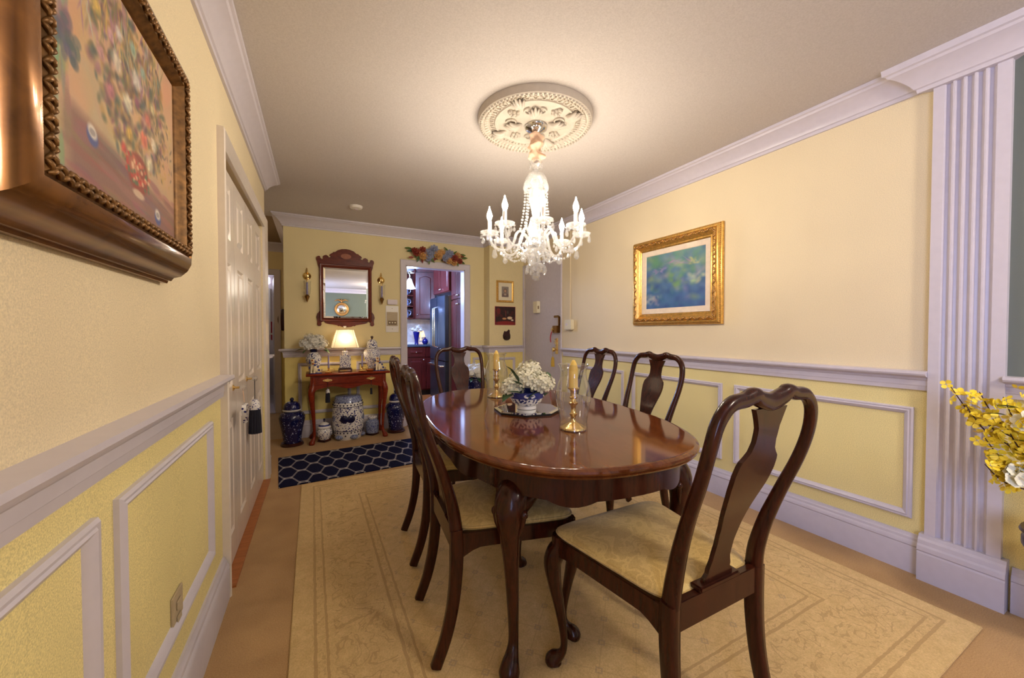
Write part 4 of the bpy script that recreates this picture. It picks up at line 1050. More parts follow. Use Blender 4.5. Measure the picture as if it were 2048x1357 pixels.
poly = [(0,0),(0.035,0.006),(0.055,0.035),(0.056,0.07),(0.046,0.10),(0.048,0.135),(0.030,0.150),(0.012,0.128),(-0.012,0.118),(-0.034,0.128),(-0.046,0.098),(-0.056,0.065),(-0.052,0.03),(-0.032,0.006)]
MB().prism(poly, lambda a,b,d: (a,d,b), -0.014, 0).build('back_plate', M['stand_wood'], pq, bevel=0.003)
MB().prism([(a*0.82,b*0.55+0.008) for a,b in poly[:5]+[(0.03,0.11),(-0.03,0.11)]+poly[11:]], lambda a,b,d: (a,d,b), -0.034, -0.010).build('pocket', M['dark_pot'], pq, bevel=0.004)
# thermostat with its surface conduit on the right wall
th = thing('thermostat', 'white boxed control with a thin conduit beside the entry door', 'thermostat', (XR, 3.60, 1.20), ROTR)
MB().box(0,0.13,-0.045,0,0,0.115).build('case', M['cream_plastic'], th, bevel=0.006)
MB().box(0.052,0.064,-0.010,0,0.115,1.12).build('conduit', M['wall_r'], th, bevel=0.002)
MB().box(0.03,0.06,-0.048,-0.044,0.05,0.07).build('switch', M['lav_plastic'], th, bevel=0.001)
# outlet on the left wall
ot = thing('wall_outlet', 'beige double outlet low on the left wall', 'outlet', (xl(1.40), 1.40, 0.29), ROTL)
MB().box(0,0.09,-0.007,0,0,0.125).build('cover_plate', M['tan_plastic'], ot, bevel=0.003)
for z in (0.028,0.072): MB().box(0.026,0.064,-0.011,-0.006,z,z+0.028).build('socket', M['tan_plastic'], ot, bevel=0.003)

# ---- Chippendale mirror on the far wall
mr = thing('wall_mirror', 'mahogany fretwork mirror above the console table', 'mirror', (0.352, YF, 1.230), 0.0)
GX, GZ0, GZ1 = 0.236, 0.105, 0.675
MB().rect_frame(-GX-0.040, GX+0.040, GZ0-0.040, GZ1+0.040, [(0,0),(0,0.026),(0.006,0.032),(0.016,0.030),(0.028,0.020),(0.036,0.022),(0.040,0.014),(0.040,0)]).build('inner_frame', M['mirror_wood'], mr, smooth=30)
MB().box(-GX-0.002,GX+0.002,-0.010,-0.002,GZ0-0.002,GZ1+0.002).build('mirror_plate', M['mirror'], mr, smooth=0)
MB().rect_frame(-GX,GX,GZ0,GZ1,[(0,0.008),(0,0.0105),(0.018,0.0125),(0.018,0.008)]).build('glass_bevel', M['mirror'], mr, smooth=0)
half = [(0.0,0.90),(0.045,0.895),(0.085,0.880),(0.118,0.852),(0.128,0.858),(0.138,0.846),(0.160,0.832),(0.172,0.818),(0.168,0.806),(0.156,0.810),(0.160,0.796),(0.178,0.790),(0.186,0.806),(0.206,0.816),(0.232,0.806),(0.240,0.790),(0.236,0.774),(0.250,0.764),(0.262,0.776),(0.268,0.796),(0.286,0.798),(0.304,0.784),(0.306,0.760),(0.296,0.735),(0.292,0.700),(0.276,0.660)]
poly = half + [(0.255,0.700),(-0.255,0.700)] + [(-x,z) for x,z in half[::-1]][:-1]
MB().prism(poly, lambda a,b,d: (a,d,b), -0.016, 0).build('crest', M['mirror_wood'], mr, smooth=25)
half = [(0.0,0.0),(0.05,0.004),(0.075,0.016),(0.085,0.010),(0.10,0.022),(0.14,0.030),(0.20,0.040),(0.226,0.052),(0.232,0.066),(0.246,0.064),(0.262,0.050),(0.258,0.030),(0.270,0.012),(0.290,0.012),(0.304,0.030),(0.300,0.060),(0.302,0.085),(0.310,0.110),(0.300,0.150),(0.276,0.185)]
poly = half + [(0.250,0.075),(-0.250,0.075)] + [(-x,z) for x,z in half[::-1]][:-1]
MB().prism(poly, lambda a,b,d: (a,d,b), -0.016, 0).build('base_fretwork', M['mirror_wood'], mr, smooth=25)
MB().lathe([(0,0.0),(0.045,0.0),(0.048,0.002),(0.048,0.003),(0,0.003)],28,sx=1.15,sy=0.62).xform(Matrix.Translation((0,-0.016,0.815)) @ Matrix.Rotation(PI/2,4,'X')).build('inlay_oval', M['inlay'], mr)

# ---- brass sconces
def sconce(x, label):
    s_ = thing('wall_sconce', label, 'sconce', (x, YF, 1.50), 0.0, group='brass candle sconces flanking the mirror')
    rx = Matrix.Rotation(PI/2,4,'X')
    MB().lathe([(0,0.0),(0.040,0.0),(0.042,0.006),(0.034,0.016),(0.020,0.026),(0.016,0.034),(0,0.036)],24).xform(Matrix.Translation((0,0,0.295)) @ rx).tube([(0,-0.010,0.33),(0,-0.012,0.36),(0,-0.010,0.385)],[0.014,0.009,0.004],10).build('backplate', M['brass'], s_)
    MB().tube(spline([(0,-0.030,0.292),(0,-0.052,0.272),(0,-0.060,0.240),(0,-0.060,0.225)],4),0.006,8).build('hanger', M['brass'], s_)
    MB().lathe([(0,-0.085),(0.008,-0.070),(0.014,-0.050),(0.022,-0.030),(0.026,-0.018),(0.020,-0.010),(0.012,0.0),(0,0.0)],18,(0,-0.060,0.085)).build('cup', M['brass_dark'], s_)
    MB().lathe([(0,0),(0.011,0),(0.0105,0.13),(0.003,0.138),(0,0.140)],14,(0,-0.060,0.085)).build('candle', M['candle_lavender'], s_)
    MB().lathe([(0.020,0.07),(0.032,0.10),(0.038,0.15),(0.036,0.20),(0.042,0.235)],24,(0,-0.060,0.0),cap=False).build('glass_shade', M['glass'], s_)
    return s_
sconce(-0.047, 'brass candle sconce on the far wall, left of the mirror')
sconce(0.738, 'brass candle sconce on the far wall, right of the mirror')

# ---- intercom and chime plate
ic = thing('intercom', 'white intercom plate with tan speaker left of the kitchen doorway', 'intercom', (0.790, YF, 1.172), 0.0)
MB().box(0,0.152,-0.010,0,0,0.322).build('cover_plate', M['white_plastic'], ic, bevel=0.003)
MB().box(0.010,0.140,-0.014,-0.009,0.075,0.245).build('speaker_grille', M['tan_plastic'], ic, bevel=0.001)
bp = MB().box(0.026,0.128,-0.017,-0.013,0.090,0.138).build('button_panel', M['brown_plastic'], ic, bevel=0.001)
for k in range(3): MB().box(0.036+k*0.032,0.052+k*0.032,-0.021,-0.016,0.108,0.124).build('button', M['cream_plastic'], bp, bevel=0.001)
for z in (0.04,0.29): MB().lathe([(0,0),(0.004,0),(0.003,0.002),(0,0.002)],10).xform(Matrix.Translation((0.076,-0.010,z)) @ Matrix.Rotation(PI/2,4,'X')).build('screw', M['brown_plastic'], ic)
dc = MB().box(0,0.118,-0.035,0,0,0.060).build('door_chime_box', M['lav_plastic'], loc=(0.808,YF,1.508), rot=0.0, bevel=0.005)
tag(dc, 'small pale chime box above the intercom plate', 'chime')

# ---- eagle mirror on the living room wall (seen in the mirror)
em = thing('eagle_mirror', 'round convex mirror with gilt eagle on the living room wall', 'mirror', (0.775, YB, 1.84), PI)
rx = Matrix.Rotation(PI/2,4,'X')
MB().lathe([(0.12,0.0),(0.185,0.0),(0.200,0.020),(0.190,0.045),(0.165,0.050),(0.140,0.040),(0.128,0.025),(0.12,0.02)],36,cap=False).xform(rx).build('round_frame', M['gold_dark'], em)
MB().lathe([(0.130,0.018),(0.110,0.032),(0.07,0.045),(0.03,0.051),(0,0.052)],36,cap=False).xform(rx).build('convex_glass', M['mirror'], em, smooth=80)
m = MB().ball((0,-0.03,0.235),0.035,10,8,(0.8,0.7,1.2)).ball((0.0,-0.045,0.285),0.018,8,6)
for s_ in (1,-1): m.tube(spline([(s_*0.02,-0.03,0.245),(s_*0.08,-0.035,0.275),(s_*0.14,-0.03,0.265),(s_*0.19,-0.02,0.235)],4),[0.020,0.022,0.024,0.024,0.024,0.022,0.020,0.018,0.016,0.013,0.010,0.006,0.003],8)
m.build('eagle', M['gold_dark'], em, smooth=60)
# ================================================================== things on the dining table
TZ = tb.location.z+0.7530
def rotz(p, a): return (p[0]*math.cos(a)-p[1]*math.sin(a), p[0]*math.sin(a)+p[1]*math.cos(a))
GRP = 'hurricane candle sets on the dining table'
def hurricane(x, y, label, far):
    c = thing('candlestick', 'brass candlestick on the dining table, '+label, 'candlestick', (x, y, TZ), 0.3, group='brass candlesticks on the dining table')
    vs = []; fs = []; n = 36
    pr_ = [(0.050,0.0),(0.056,0.004),(0.054,0.010),(0.043,0.014),(0.036,0.020),(0.026,0.024),(0.016,0.030)]
    for i, (r_, z) in enumerate(pr_):
        for k in range(n):
            a = 2*PI*k/n; q = r_*(1+0.045*abs(math.cos(4*a))*(1 if i < 5 else 0)); vs.append((q*math.cos(a),q*math.sin(a),z))
    for i in range(len(pr_)-1):
        for k in range(n): fs.append((i*n+k,i*n+(k+1)%n,(i+1)*n+(k+1)%n,(i+1)*n+k))
    fs.append(tuple(range(n-1,-1,-1)))
    MB().add(vs, fs).build('scalloped_foot', M['brass'], c, smooth=30)
    MB().lathe([(0,0.026),(0.018,0.028),(0.011,0.036),(0.0095,0.052),(0.014,0.060),(0.0165,0.066),(0.011,0.072),(0.0095,0.086),(0.011,0.100),(0.019,0.108),(0.020,0.114),(0.011,0.120),(0.0105,0.128),(0.017,0.134),(0.018,0.138),(0.013,0.142),(0.013,0.160),(0.016,0.168),(0.024,0.174),(0.0245,0.178),(0.012,0.178),(0,0.176)],24).build('stem', M['brass'], c, smooth=40)
    MB().lathe([(0,0),(0.0185,0),(0.0195,0.004),(0.0190,0.080),(0.0165,0.094),(0.010,0.110),(0.005,0.118),(0,0.119)],20).build('candle', M['candle_yellow'], loc=(x,y,TZ+0.1785), smooth=60)
    k = bpy.data.objects[-1] if False else None
    g = MB().lathe([(0.0615,0.0),(0.0600,0.012),(0.0585,0.035),(0.064,0.075),(0.0735,0.120),(0.0745,0.150),(0.067,0.190),(0.0565,0.222),(0.0535,0.240),(0.056,0.258),(0.0635,0.276),(0.0655,0.2772),(0.0655,0.2792),(0.0630,0.2795),(0.0620,0.2770)],40,cap=False).build('hurricane_glass', M['hurricane'], loc=(x,y,TZ), smooth=60)
    tag(g, 'clear glass hurricane chimney around a candlestick, '+label, 'glass chimney', 'glass chimneys on the dining table')
    return c
for x, y, lb in ((0.990,1.325,'nearest the camera'), (1.045,2.215,'beyond the flower bowl')):
    hurricane(x, y, lb, False)
    cd_ = [o for o in COL.objects if o.name.startswith('candle') and not o.name.startswith('candlestick') and o.parent is None and 'label' not in o]
    for o in cd_: tag(o, 'yellow pillar candle in a glass chimney, '+lb, 'candle', 'yellow candles on the dining table')

# octagonal mirror tray
tr = thing('mirror_tray', 'octagonal looking glass tray under the flower bowl', 'tray', (1.012, 1.760, TZ), R(-10))
oc = [(0.178*math.cos(PI/8+k*PI/4), 0.178*math.sin(PI/8+k*PI/4)) for k in range(8)]
MB().prism(oc, lambda a,b,d: (a,b,d), 0.0, 0.009).build('base', M['black'], tr, smooth=0)
vs = [(a,b,0.0092) for a,b in oc]+[(a*0.90,b*0.90,0.0125) for a,b in oc]
MB().add(vs, [(k,(k+1)%8,8+(k+1)%8,8+k) for k in range(8)]+[tuple(range(8,16))]).build('mirror_plate', M['mirror'], tr, smooth=0)
# bowl of hydrangeas
BX, BYY, BZ = 1.000, 1.745, TZ+0.0128
bw = thing('flower_bowl', 'blue and white porcelain bowl on the mirror plate', 'bowl', (BX, BYY, BZ))
MB().lathe([(0,0.012),(0.040,0.012),(0.046,0.0),(0.051,0.002),(0.050,0.016),(0.047,0.019),(0.044,0.019)],40).build('foot', M['porc_white'], bw)
MB().lathe([(0.044,0.018),(0.060,0.024),(0.078,0.040),(0.088,0.060)],40,cap=False).build('body', M['porc_floral'], bw)
MB().lathe([(0.088,0.060),(0.092,0.074),(0.094,0.086),(0.096,0.094),(0.093,0.094),(0.088,0.074),(0.070,0.036)],40,cap=False).build('blue_band', M['porc_blue'], bw)
for k in range(5):
    a = 2*PI*k/5 - PI/2 - 0.35
    poly = [(0.030*math.cos(q),0.0115*math.sin(q)) for q in [i*2*PI/16 for i in range(16)]]
    me_ = MB().add([((0.0935+0.0012*0)*math.cos(a+u/0.093)*1.012,(0.0935)*math.sin(a+u/0.093)*1.012,0.077+v) for u,v in poly],[tuple(range(16))])
    me_.build('cartouche', M['porc_floral'], bw, smooth=0)
def leaf_mesh(L, W, bend=0.25, mat=None, name='leaf'):
    vs = []; fs = []; n = 7
    for i in range(n):
        t = i/(n-1); w_ = W*math.sin(PI*min(1,t*0.92+0.06))**0.8*(1-t*0.25); z = -bend*L*t*t
        vs += [(L*t,-w_,z+w_*0.25),(L*t,0,z),(L*t,w_,z+w_*0.25)]
    for i in range(n-1):
        for j in range(2): fs.append((i*3+j,(i+1)*3+j,(i+1)*3+j+1,i*3+j+1))
    return MB().add(vs, fs).mesh(name, mat or M['leaf'], smooth=60, fix=False)
def floret_mesh(r_, mat, petals=4, name='floret'):
    m = MB()
    for k in range(petals):
        a = 2*PI*k/petals; c_, s_ = math.cos(a), math.sin(a)
        pts = [(0.1,0,0),(0.45,-0.42,0.10),(0.85,-0.40,0.26),(1.05,0,0.30),(0.85,0.40,0.26),(0.45,0.42,0.10)]
        m.add([(r_*(x*c_-y*s_), r_*(x*s_+y*c_), r_*(z)) for x,y,z in pts], [(0,1,2),(0,2,3),(0,3,4),(0,4,5)])
    return m.mesh(name, mat, smooth=0, fix=False)
def orient(o, n_, spin):
    o.rotation_mode = 'QUATERNION'
    o.rotation_quaternion = Vector((0,0,1)).rotation_difference(Vector(n_).normalized()) @ Matrix.Rotation(spin,3,'Z').to_quaternion()
def hydrangea(parent, centre, r_, nfl, me, core_mat, flat=0.85):
    h = MB().ball(centre, r_*0.80, 10, 7, (1,1,flat)).build('flower_head', core_mat, parent, smooth=80)
    ga = PI*(3-math.sqrt(5))
    for i in range(nfl):
        z = 1-1.55*(i+0.5)/nfl; q = math.sqrt(max(0,1-z*z)); a = i*ga
        n_ = Vector((q*math.cos(a), q*math.sin(a), z)); rr = r_*rndu(0.86,1.05)
        o = obj('floret', me, h, (centre[0]+n_.x*rr, centre[1]+n_.y*rr, centre[2]+n_.z*rr*flat))
        orient(o, n_+Vector((rndu(-.25,.25),rndu(-.25,.25),rndu(-.1,.3))), rndu(0,3)); s_ = rndu(0.85,1.2); o.scale = (s_,s_,s_)
    return h
def rndu(a, b): return random.uniform(a, b)
fb = thing('hydrangea_bouquet', 'dome of white hydrangeas in the blue and white bowl on the dining table', 'flowers', (BX, BYY, BZ+0.094))
me_fl = floret_mesh(0.0175, M['petal_white'])
vd = Vector((-math.sin(YAW), -math.cos(YAW), 0)); sd = Vector((math.cos(YAW), -math.sin(YAW), 0))
for (u, v, z, r_, n_) in ((-0.075,0.02,0.022,0.058,40),(0.0,0.045,0.060,0.060,40),(0.075,0.025,0.040,0.062,42),(0.02,-0.03,0.098,0.062,42),(-0.035,-0.055,0.062,0.056,30),(0.075,-0.05,0.048,0.056,30)):
    p = sd*u+vd*v; hydrangea(fb, (p.x,p.y,z), r_, n_, me_fl, M['petal_white'])
me_lf = leaf_mesh(0.075,0.020); me_lf2 = leaf_mesh(0.055,0.015)
for (u, v, z, az, tilt, roll) in ((-0.045,0.085,0.055,1.9,1.2,0.2),(-0.03,0.095,0.0,1.5,0.3,0.0),(0.07,0.075,-0.005,0.7,-0.1,0.3),(-0.10,0.04,-0.01,2.6,-0.2,0.0),(0.11,0.04,-0.005,0.3,-0.2,0.0),(0.12,0.0,0.06,0.2,0.9,0.0),(-0.115,0.0,0.04,3.0,0.4,0.0),(0.03,0.09,-0.008,1.2,-0.3,0.1),(-0.02,0.08,0.02,2.0,0.9,0.3),(-0.055,0.095,0.085,1.4,1.0,0.4),(0.055,0.10,0.01,1.8,-0.4,0.2),(-0.07,0.09,-0.005,2.2,-0.2,0.0)):
    p = sd*u+vd*v; o = obj('leaf', me_lf if abs(u) < 0.09 else me_lf2, fb, (p.x,p.y,z)); 
    o.rotation_euler = (roll, -tilt, az+ (PI+0) - YAW - PI/2 + 0)
    
# ================================================================== things on and under the console table
CZ = 0.7405
def jar_lathe(name, prof, mat, parent, n=40, **kw): return MB().lathe(prof, n, **kw).build(name, mat, parent, smooth=50)
# left vase with hydrangeas
v = thing('flower_vase', 'blue and white porcelain vase at the left end of the console', 'vase', (0.010, 4.60, CZ))
jar_lathe('body', [(0,0),(0.040,0),(0.044,0.006),(0.046,0.02),(0.058,0.07),(0.074,0.125),(0.078,0.155),(0.070,0.185),(0.046,0.208),(0.036,0.218)], M['porc_floral'], v)
jar_lathe('neck', [(0.036,0.217),(0.034,0.230),(0.042,0.248),(0.044,0.252),(0.040,0.252),(0.030,0.230),(0.028,0.20)], M['porc_navy'], v, cap=False)
fb2 = thing('hydrangea_bunch', 'white hydrangea bunch in the vase on the console', 'flowers', (0.010, 4.60, CZ+0.245))
me_fl2 = floret_mesh(0.016, M['petal_cool'])
for (x, y, z, r_) in ((-0.075,-0.01,0.065,0.060),(0.0,-0.04,0.090,0.068),(0.078,-0.01,0.060,0.062),(-0.035,0.04,0.115,0.062),(0.045,0.045,0.110,0.060),(0.03,-0.055,0.040,0.052),(-0.05,-0.05,0.035,0.048)):
    hydrangea(fb2, (x,y,z), r_, 24, me_fl2, M['petal_cool'])
me_l3 = leaf_mesh(0.075,0.024)
for (x, y, z, az, t_) in ((-0.09,-0.04,0.005,PI,0.05),(-0.06,-0.06,0.0,-2.2,-0.2),(0.09,-0.05,0.0,-0.3,-0.3),(0.05,-0.09,0.055,-0.9,0.5),(0.10,-0.03,0.02,0.0,-0.6)):
    o = obj('leaf', me_l3, fb2, (x,y,z)); o.rotation_euler = (0.2,-t_,az)
# Staffordshire-style spaniel figurines
def dog(x, y, flip, label):
    d = thing('dog_figurine', label, 'figurine', (x, y, CZ), 0.0, group='seated spaniel figurines on the console')
    f = flip
    m = MB().tube(spline([(f*0.030,0,0.022),(f*0.010,0,0.050),(-f*0.004,0,0.085),(-f*0.008,0,0.112)],4),[0.030,0.034,0.036,0.037,0.037,0.036,0.034,0.031,0.029,0.028,0.027,0.025,0.022],14)
    m.ball((-f*0.012,-0.004,0.130),0.024,14,10,(1,1,1.05)).ball((-f*0.016,-0.024,0.122),0.012,10,8)
    m.tube(spline([(-f*0.020,-0.022,0.085),(-f*0.024,-0.030,0.04),(-f*0.024,-0.034,0.008)],4),[0.012,0.011,0.010,0.009,0.008,0.008,0.009,0.011,0.012],10)
    m.tube(spline([(f*0.004,-0.026,0.080),(f*0.004,-0.032,0.04),(f*0.002,-0.036,0.008)],4),[0.012,0.011,0.010,0.009,0.008,0.008,0.009,0.011,0.012],10)
    m.ball((f*0.040,-0.006,0.028),0.028,12,8,(0.9,1,1)).tube(spline([(f*0.060,0.010,0.02),(f*0.078,0.004,0.03),(f*0.074,-0.012,0.045)],4),0.007,8)
    m.build('body', M['dog_body'], d, smooth=70)
    for s_ in (1,-1): MB().ball((-f*0.012+s_*0.024,-0.008,0.122),0.013,10,8,(0.6,0.8,1.7)).build('ear', M['porc_blue'], d, smooth=70)
    for (a,b,c) in ((f*0.012,-0.032,0.092),(f*0.046,-0.028,0.036),(-f*0.032,-0.020,0.066),(f*0.034,-0.020,0.068)): MB().ball((a,b,c),0.013,10,7,(1,0.5,1)).build('spot', M['porc_blue'], d, smooth=70)
    MB().ball((-f*0.012,-0.026,0.136),0.0105,10,7,(0.9,0.5,1.3)).ball((-f*0.006,-0.030,0.105),0.010,8,6,(1.2,0.5,1)).build('rust_marking', M['dog_rust'], d, smooth=70)
    MB().lathe([(0,0),(0.046,0),(0.048,0.005),(0.042,0.010),(0,0.011)],24,(f*0.014,-0.006,0),sx=1.35,sy=0.85).build('base', M['porc_blue'], d, smooth=50)
    return d
dog(0.010, 4.480, 1, 'seated blue spotted spaniel figurine at the left end of the console')
dog(0.655, 4.500, 1, 'seated blue spotted spaniel figurine at the right end of the console')
# brass chambersticks with lavender tapers
for x, lb in ((0.150,'left of the lamp'),(0.485,'right of the lamp')):
    k = thing('chamberstick', 'small brass chamberstick on the console, '+lb, 'candlestick', (x, 4.50, CZ), group='brass chambersticks on the console')
    MB().lathe([(0,0.003),(0.030,0.003),(0.040,0.010),(0.042,0.009),(0.032,0.0),(0,0.0)],28).build('saucer', M['brass'], k)
    MB().lathe([(0,0.003),(0.010,0.004),(0.006,0.012),(0.006,0.022),(0.014,0.030),(0.009,0.034),(0.009,0.052),(0.014,0.055),(0.009,0.056),(0,0.05)],18).build('socket', M['brass'], k)
    MB().tube(spline([(0.038,0,0.008),(0.055,0,0.022),(0.052,0,0.040),(0.036,0,0.036),(0.012,0,0.044)],4),0.003,8).build('ring_handle', M['brass'], k)
    tp = MB().lathe([(0,0),(0.0095,0),(0.0065,0.125),(0.002,0.132),(0,0.133)],14).build('taper_candle', M['candle_lavender'], loc=(x,4.50,CZ+0.0565), smooth=60)
    tag(tp, 'lavender taper candle in the chamberstick, '+lb, 'candle', 'lavender tapers on the console')
# lamp
lp = thing('table_lamp', 'blue and white tea caddy lamp with cream shade on the console', 'lamp', (0.318, 4.585, CZ))
st = MB().box(-0.068,0.068,-0.052,0.052,0.020,0.030)
for sx in (-1,1):
    for sy in (-1,1): st.box(sx*0.068-0.010*(sx>0)-0.0*(sx<0), sx*0.068+0.010*(sx<0), sy*0.052-0.010*(sy>0), sy*0.052+0.010*(sy<0), 0, 0.022)
st.box(-0.060,0.060,-0.046,0.046,0.030,0.042).build('wooden_stand', M['stand_wood'], lp, bevel=0.002)
MB().box(-0.056,0.056,-0.042,0.042,0.042,0.182).build('caddy_body', M['porc_fine'], lp, bevel=0.004)
MB().lathe([(0,0.18),(0.030,0.18),(0.028,0.196),(0.030,0.200),(0.030,0.220),(0.026,0.224),(0,0.226)],24).build('caddy_neck', M['porc_fine'], lp)
MB().lathe([(0,0.226),(0.006,0.226),(0.006,0.30),(0.010,0.31),(0.012,0.34),(0,0.345)],12).build('lamp_stem', M['brass'], lp)
ww = [(0.140,0.088,0.262),(0.086,0.054,0.462)]
def shade_ring(w_, d_, z, c_=0.022): return [(w_,-d_+c_,z),(w_,d_-c_,z),(w_-c_,d_,z),(-w_+c_,d_,z),(-w_,d_-c_,z),(-w_,-d_+c_,z),(-w_+c_,-d_,z),(w_-c_,-d_,z)]
sh = MB().add(shade_ring(*ww[0])+shade_ring(*ww[1],0.014), [(k,(k+1)%8,8+(k+1)%8,8+k) for k in range(8)]).build('lamp_shade', M['shade'], lp, smooth=0)
for i, w_ in enumerate(ww):
    rr = shade_ring(*w_, 0.022 if i == 0 else 0.014); MB().tube(rr+[rr[0]],0.0022,6).build('shade_trim', M['brass_dark'], sh)
m = MB()
for k in range(8): m.tube([shade_ring(*ww[0])[k],shade_ring(*ww[1],0.014)[k]],0.0014,5)
m.build('shade_ribs', M['brass_dark'], sh)
MB().tube([(-0.07,0,0.46),(0.07,0,0.46)],0.002,6).tube([(0,0,0.34),(0,0,0.475)],0.0025,6).build('harp', M['brass'], lp)
hp = []
for k in range(24):
    q = 2*PI*k/24; hp.append((0.0155*math.sin(q)**3, 0.0155*(0.8125*math.cos(q)-0.3125*math.cos(2*q)-0.125*math.cos(3*q)-0.0625*math.cos(4*q))))
MB().prism(hp, lambda a,b,d: (a,d,b+0.490), -0.005, 0.005).build('heart_finial', M['white_ceramic'], lp, bevel=0.0015)
MB().ball((0,0,0.355),0.018,12,8).build('lamp_bulb', emis('lamp_bulb_glow', (1.0,0.80,0.55), 300.0, True), lp, smooth=80)
# ginger jar
gj = thing('ginger_jar', 'white and blue lidded ginger jar at the right end of the console', 'jar', (0.605, 4.620, CZ))
MB().lathe([(0,0.010),(0.044,0.010),(0.056,0.0),(0.060,0.004),(0.058,0.014),(0.046,0.020),(0,0.020)],28).build('wooden_stand', M['stand_wood'], gj)
jar_lathe('body', [(0,0.02),(0.042,0.02),(0.046,0.03),(0.056,0.065),(0.078,0.120),(0.092,0.165),(0.094,0.190),(0.084,0.225),(0.064,0.246),(0.052,0.252),(0,0.252)], M['porc_fine'], gj)
jar_lathe('lid', [(0.058,0.252),(0.062,0.256),(0.062,0.264),(0.056,0.290),(0.058,0.306),(0.046,0.330),(0.026,0.348),(0.012,0.352),(0,0.352)], M['porc_floral'], gj)
MB().lathe([(0,0.351),(0.012,0.352),(0.008,0.360),(0.016,0.372),(0.014,0.384),(0,0.390)],18).build('lid_knob', M['stand_wood'], gj)
sc_ = MB().lathe([(0,0.004),(0.022,0.004),(0.044,0.022),(0.047,0.022),(0.026,0.0),(0,0.0)],26).build('small_dish', M['dog_rust'], loc=(0.560,4.475,CZ), smooth=50)
tag(sc_, 'small rust coloured dish between chamberstick and ginger jar', 'dish')

# under the console: large jars, stool, small jars
def stand(parent, r_, h, sides=28): 
    MB().lathe([(0,0),(r_*0.92,0),(r_*1.06,0.004),(r_*1.08,h*0.45),(r_*0.98,h*0.7),(r_*1.0,h),(0,h)],sides).build('wooden_stand', M['stand_wood'], parent)
def big_jar(x, y, label, s_=1.0):
    j = thing('temple_jar', label, 'jar', (x, y, 0), group='tall dark blue temple jars beside the console')
    stand(j, 0.100*s_, 0.032)
    jar_lathe('body', [(0,0.032),(0.082*s_,0.032),(0.084*s_,0.045),(0.088*s_,0.10),(0.104*s_,0.19),(0.120*s_,0.265),(0.122*s_,0.295),(0.108*s_,0.330),(0.078*s_,0.348),(0.070*s_,0.352)], M['porc_dark'], j)
    jar_lathe('collar', [(0.070*s_,0.350),(0.074*s_,0.356),(0.084*s_,0.360),(0.086*s_,0.368),(0.078*s_,0.374),(0,0.374)], M['porc_white'], j)
    jar_lathe('lid', [(0.080*s_,0.374),(0.079*s_,0.395),(0.070*s_,0.425),(0.046*s_,0.448),(0.018,0.456),(0,0.457)], M['porc_lid'], j)
    MB().ball((0,0,0.474),0.019,14,10,(1,1,1.1)).build('lid_knob', M['porc_navy'], j, smooth=80)
    return j
big_jar(-0.195, 4.560, 'tall dark blue lidded jar left of the console table')
big_jar(0.865, 4.610, 'tall dark blue lidded jar right of the console table', 0.96)
wj = thing('small_jar', 'small white lidded jar with blue pattern under the console, left of the stool', 'jar', (0.104, 4.545, 0)); wj.scale = (0.86, 0.86, 0.95)
stand(wj, 0.072, 0.028, 4)
jar_lathe('body', [(0,0.028),(0.056,0.028),(0.066,0.045),(0.088,0.085),(0.092,0.110),(0.084,0.140),(0.064,0.158)], M['porc_floral'], wj)
jar_lathe('lid', [(0.076,0.156),(0.080,0.162),(0.066,0.180),(0.058,0.186),(0.050,0.204),(0.020,0.220),(0,0.222)], M['porc_white'], wj)
jar_lathe('lid_band', [(0.0672,0.1795),(0.0592,0.1875),(0.0560,0.1945),(0.0550,0.1935)], M['porc_blue'], wj, cap=False)
MB().lathe([(0,0.220),(0.008,0.221),(0.006,0.230),(0.013,0.242),(0.010,0.256),(0,0.262)],16).build('lid_knob', M['porc_navy'], wj)
gs = thing('garden_stool', 'blue and white porcelain garden stool under the console', 'stool', (0.345, 4.600, 0))
prs = [(0.135,0.0),(0.140,0.010),(0.156,0.10),(0.165,0.20),(0.165,0.26),(0.156,0.36),(0.138,0.452),(0.128,0.470),(0.118,0.474),(0,0.476)]
def rad(z): return interp([(q[1],q[0]) for q in prs], z)
jar_lathe('body', [(0,0.0)]+[p for p in prs if p[1] < 0.10]+[(0.156,0.10)], M['porc_white'], gs)
jar_lathe('floral_body', [(0.156,0.10),(0.165,0.20),(0.165,0.26),(0.156,0.36)], M['porc_floral'], gs, cap=False)
jar_lathe('shoulder', [(0.156,0.36),(0.147,0.405)], M['porc_white'], gs, cap=False)
jar_lathe('top', [(0.147,0.405),(0.138,0.452),(0.128,0.470),(0.118,0.474),(0,0.476)], M['porc_mid'], gs)
for z in (0.10,0.36): MB().lathe([(rad(z)-0.002,z-0.004),(rad(z)+0.003,z-0.002),(rad(z)+0.003,z+0.002),(rad(z)-0.002,z+0.004)],48,cap=False).build('rim_line', M['porc_navy'], gs)
me_b = MB().ball((0,0,0),0.0085,8,6).mesh('boss', M['porc_navy'], smooth=80)
for (z, n) in ((0.082,26),(0.380,26)):
    for k in range(n): a = 2*PI*k/n; obj('boss', me_b, gs, (rad(z)*math.cos(a),rad(z)*math.sin(a),z))
for (z, n) in ((0.050,13),(0.405,13)):
    for k in range(n): a = 2*PI*k/n+0.1; obj('boss', me_b, gs, (rad(z)*math.cos(a),rad(z)*math.sin(a),z))
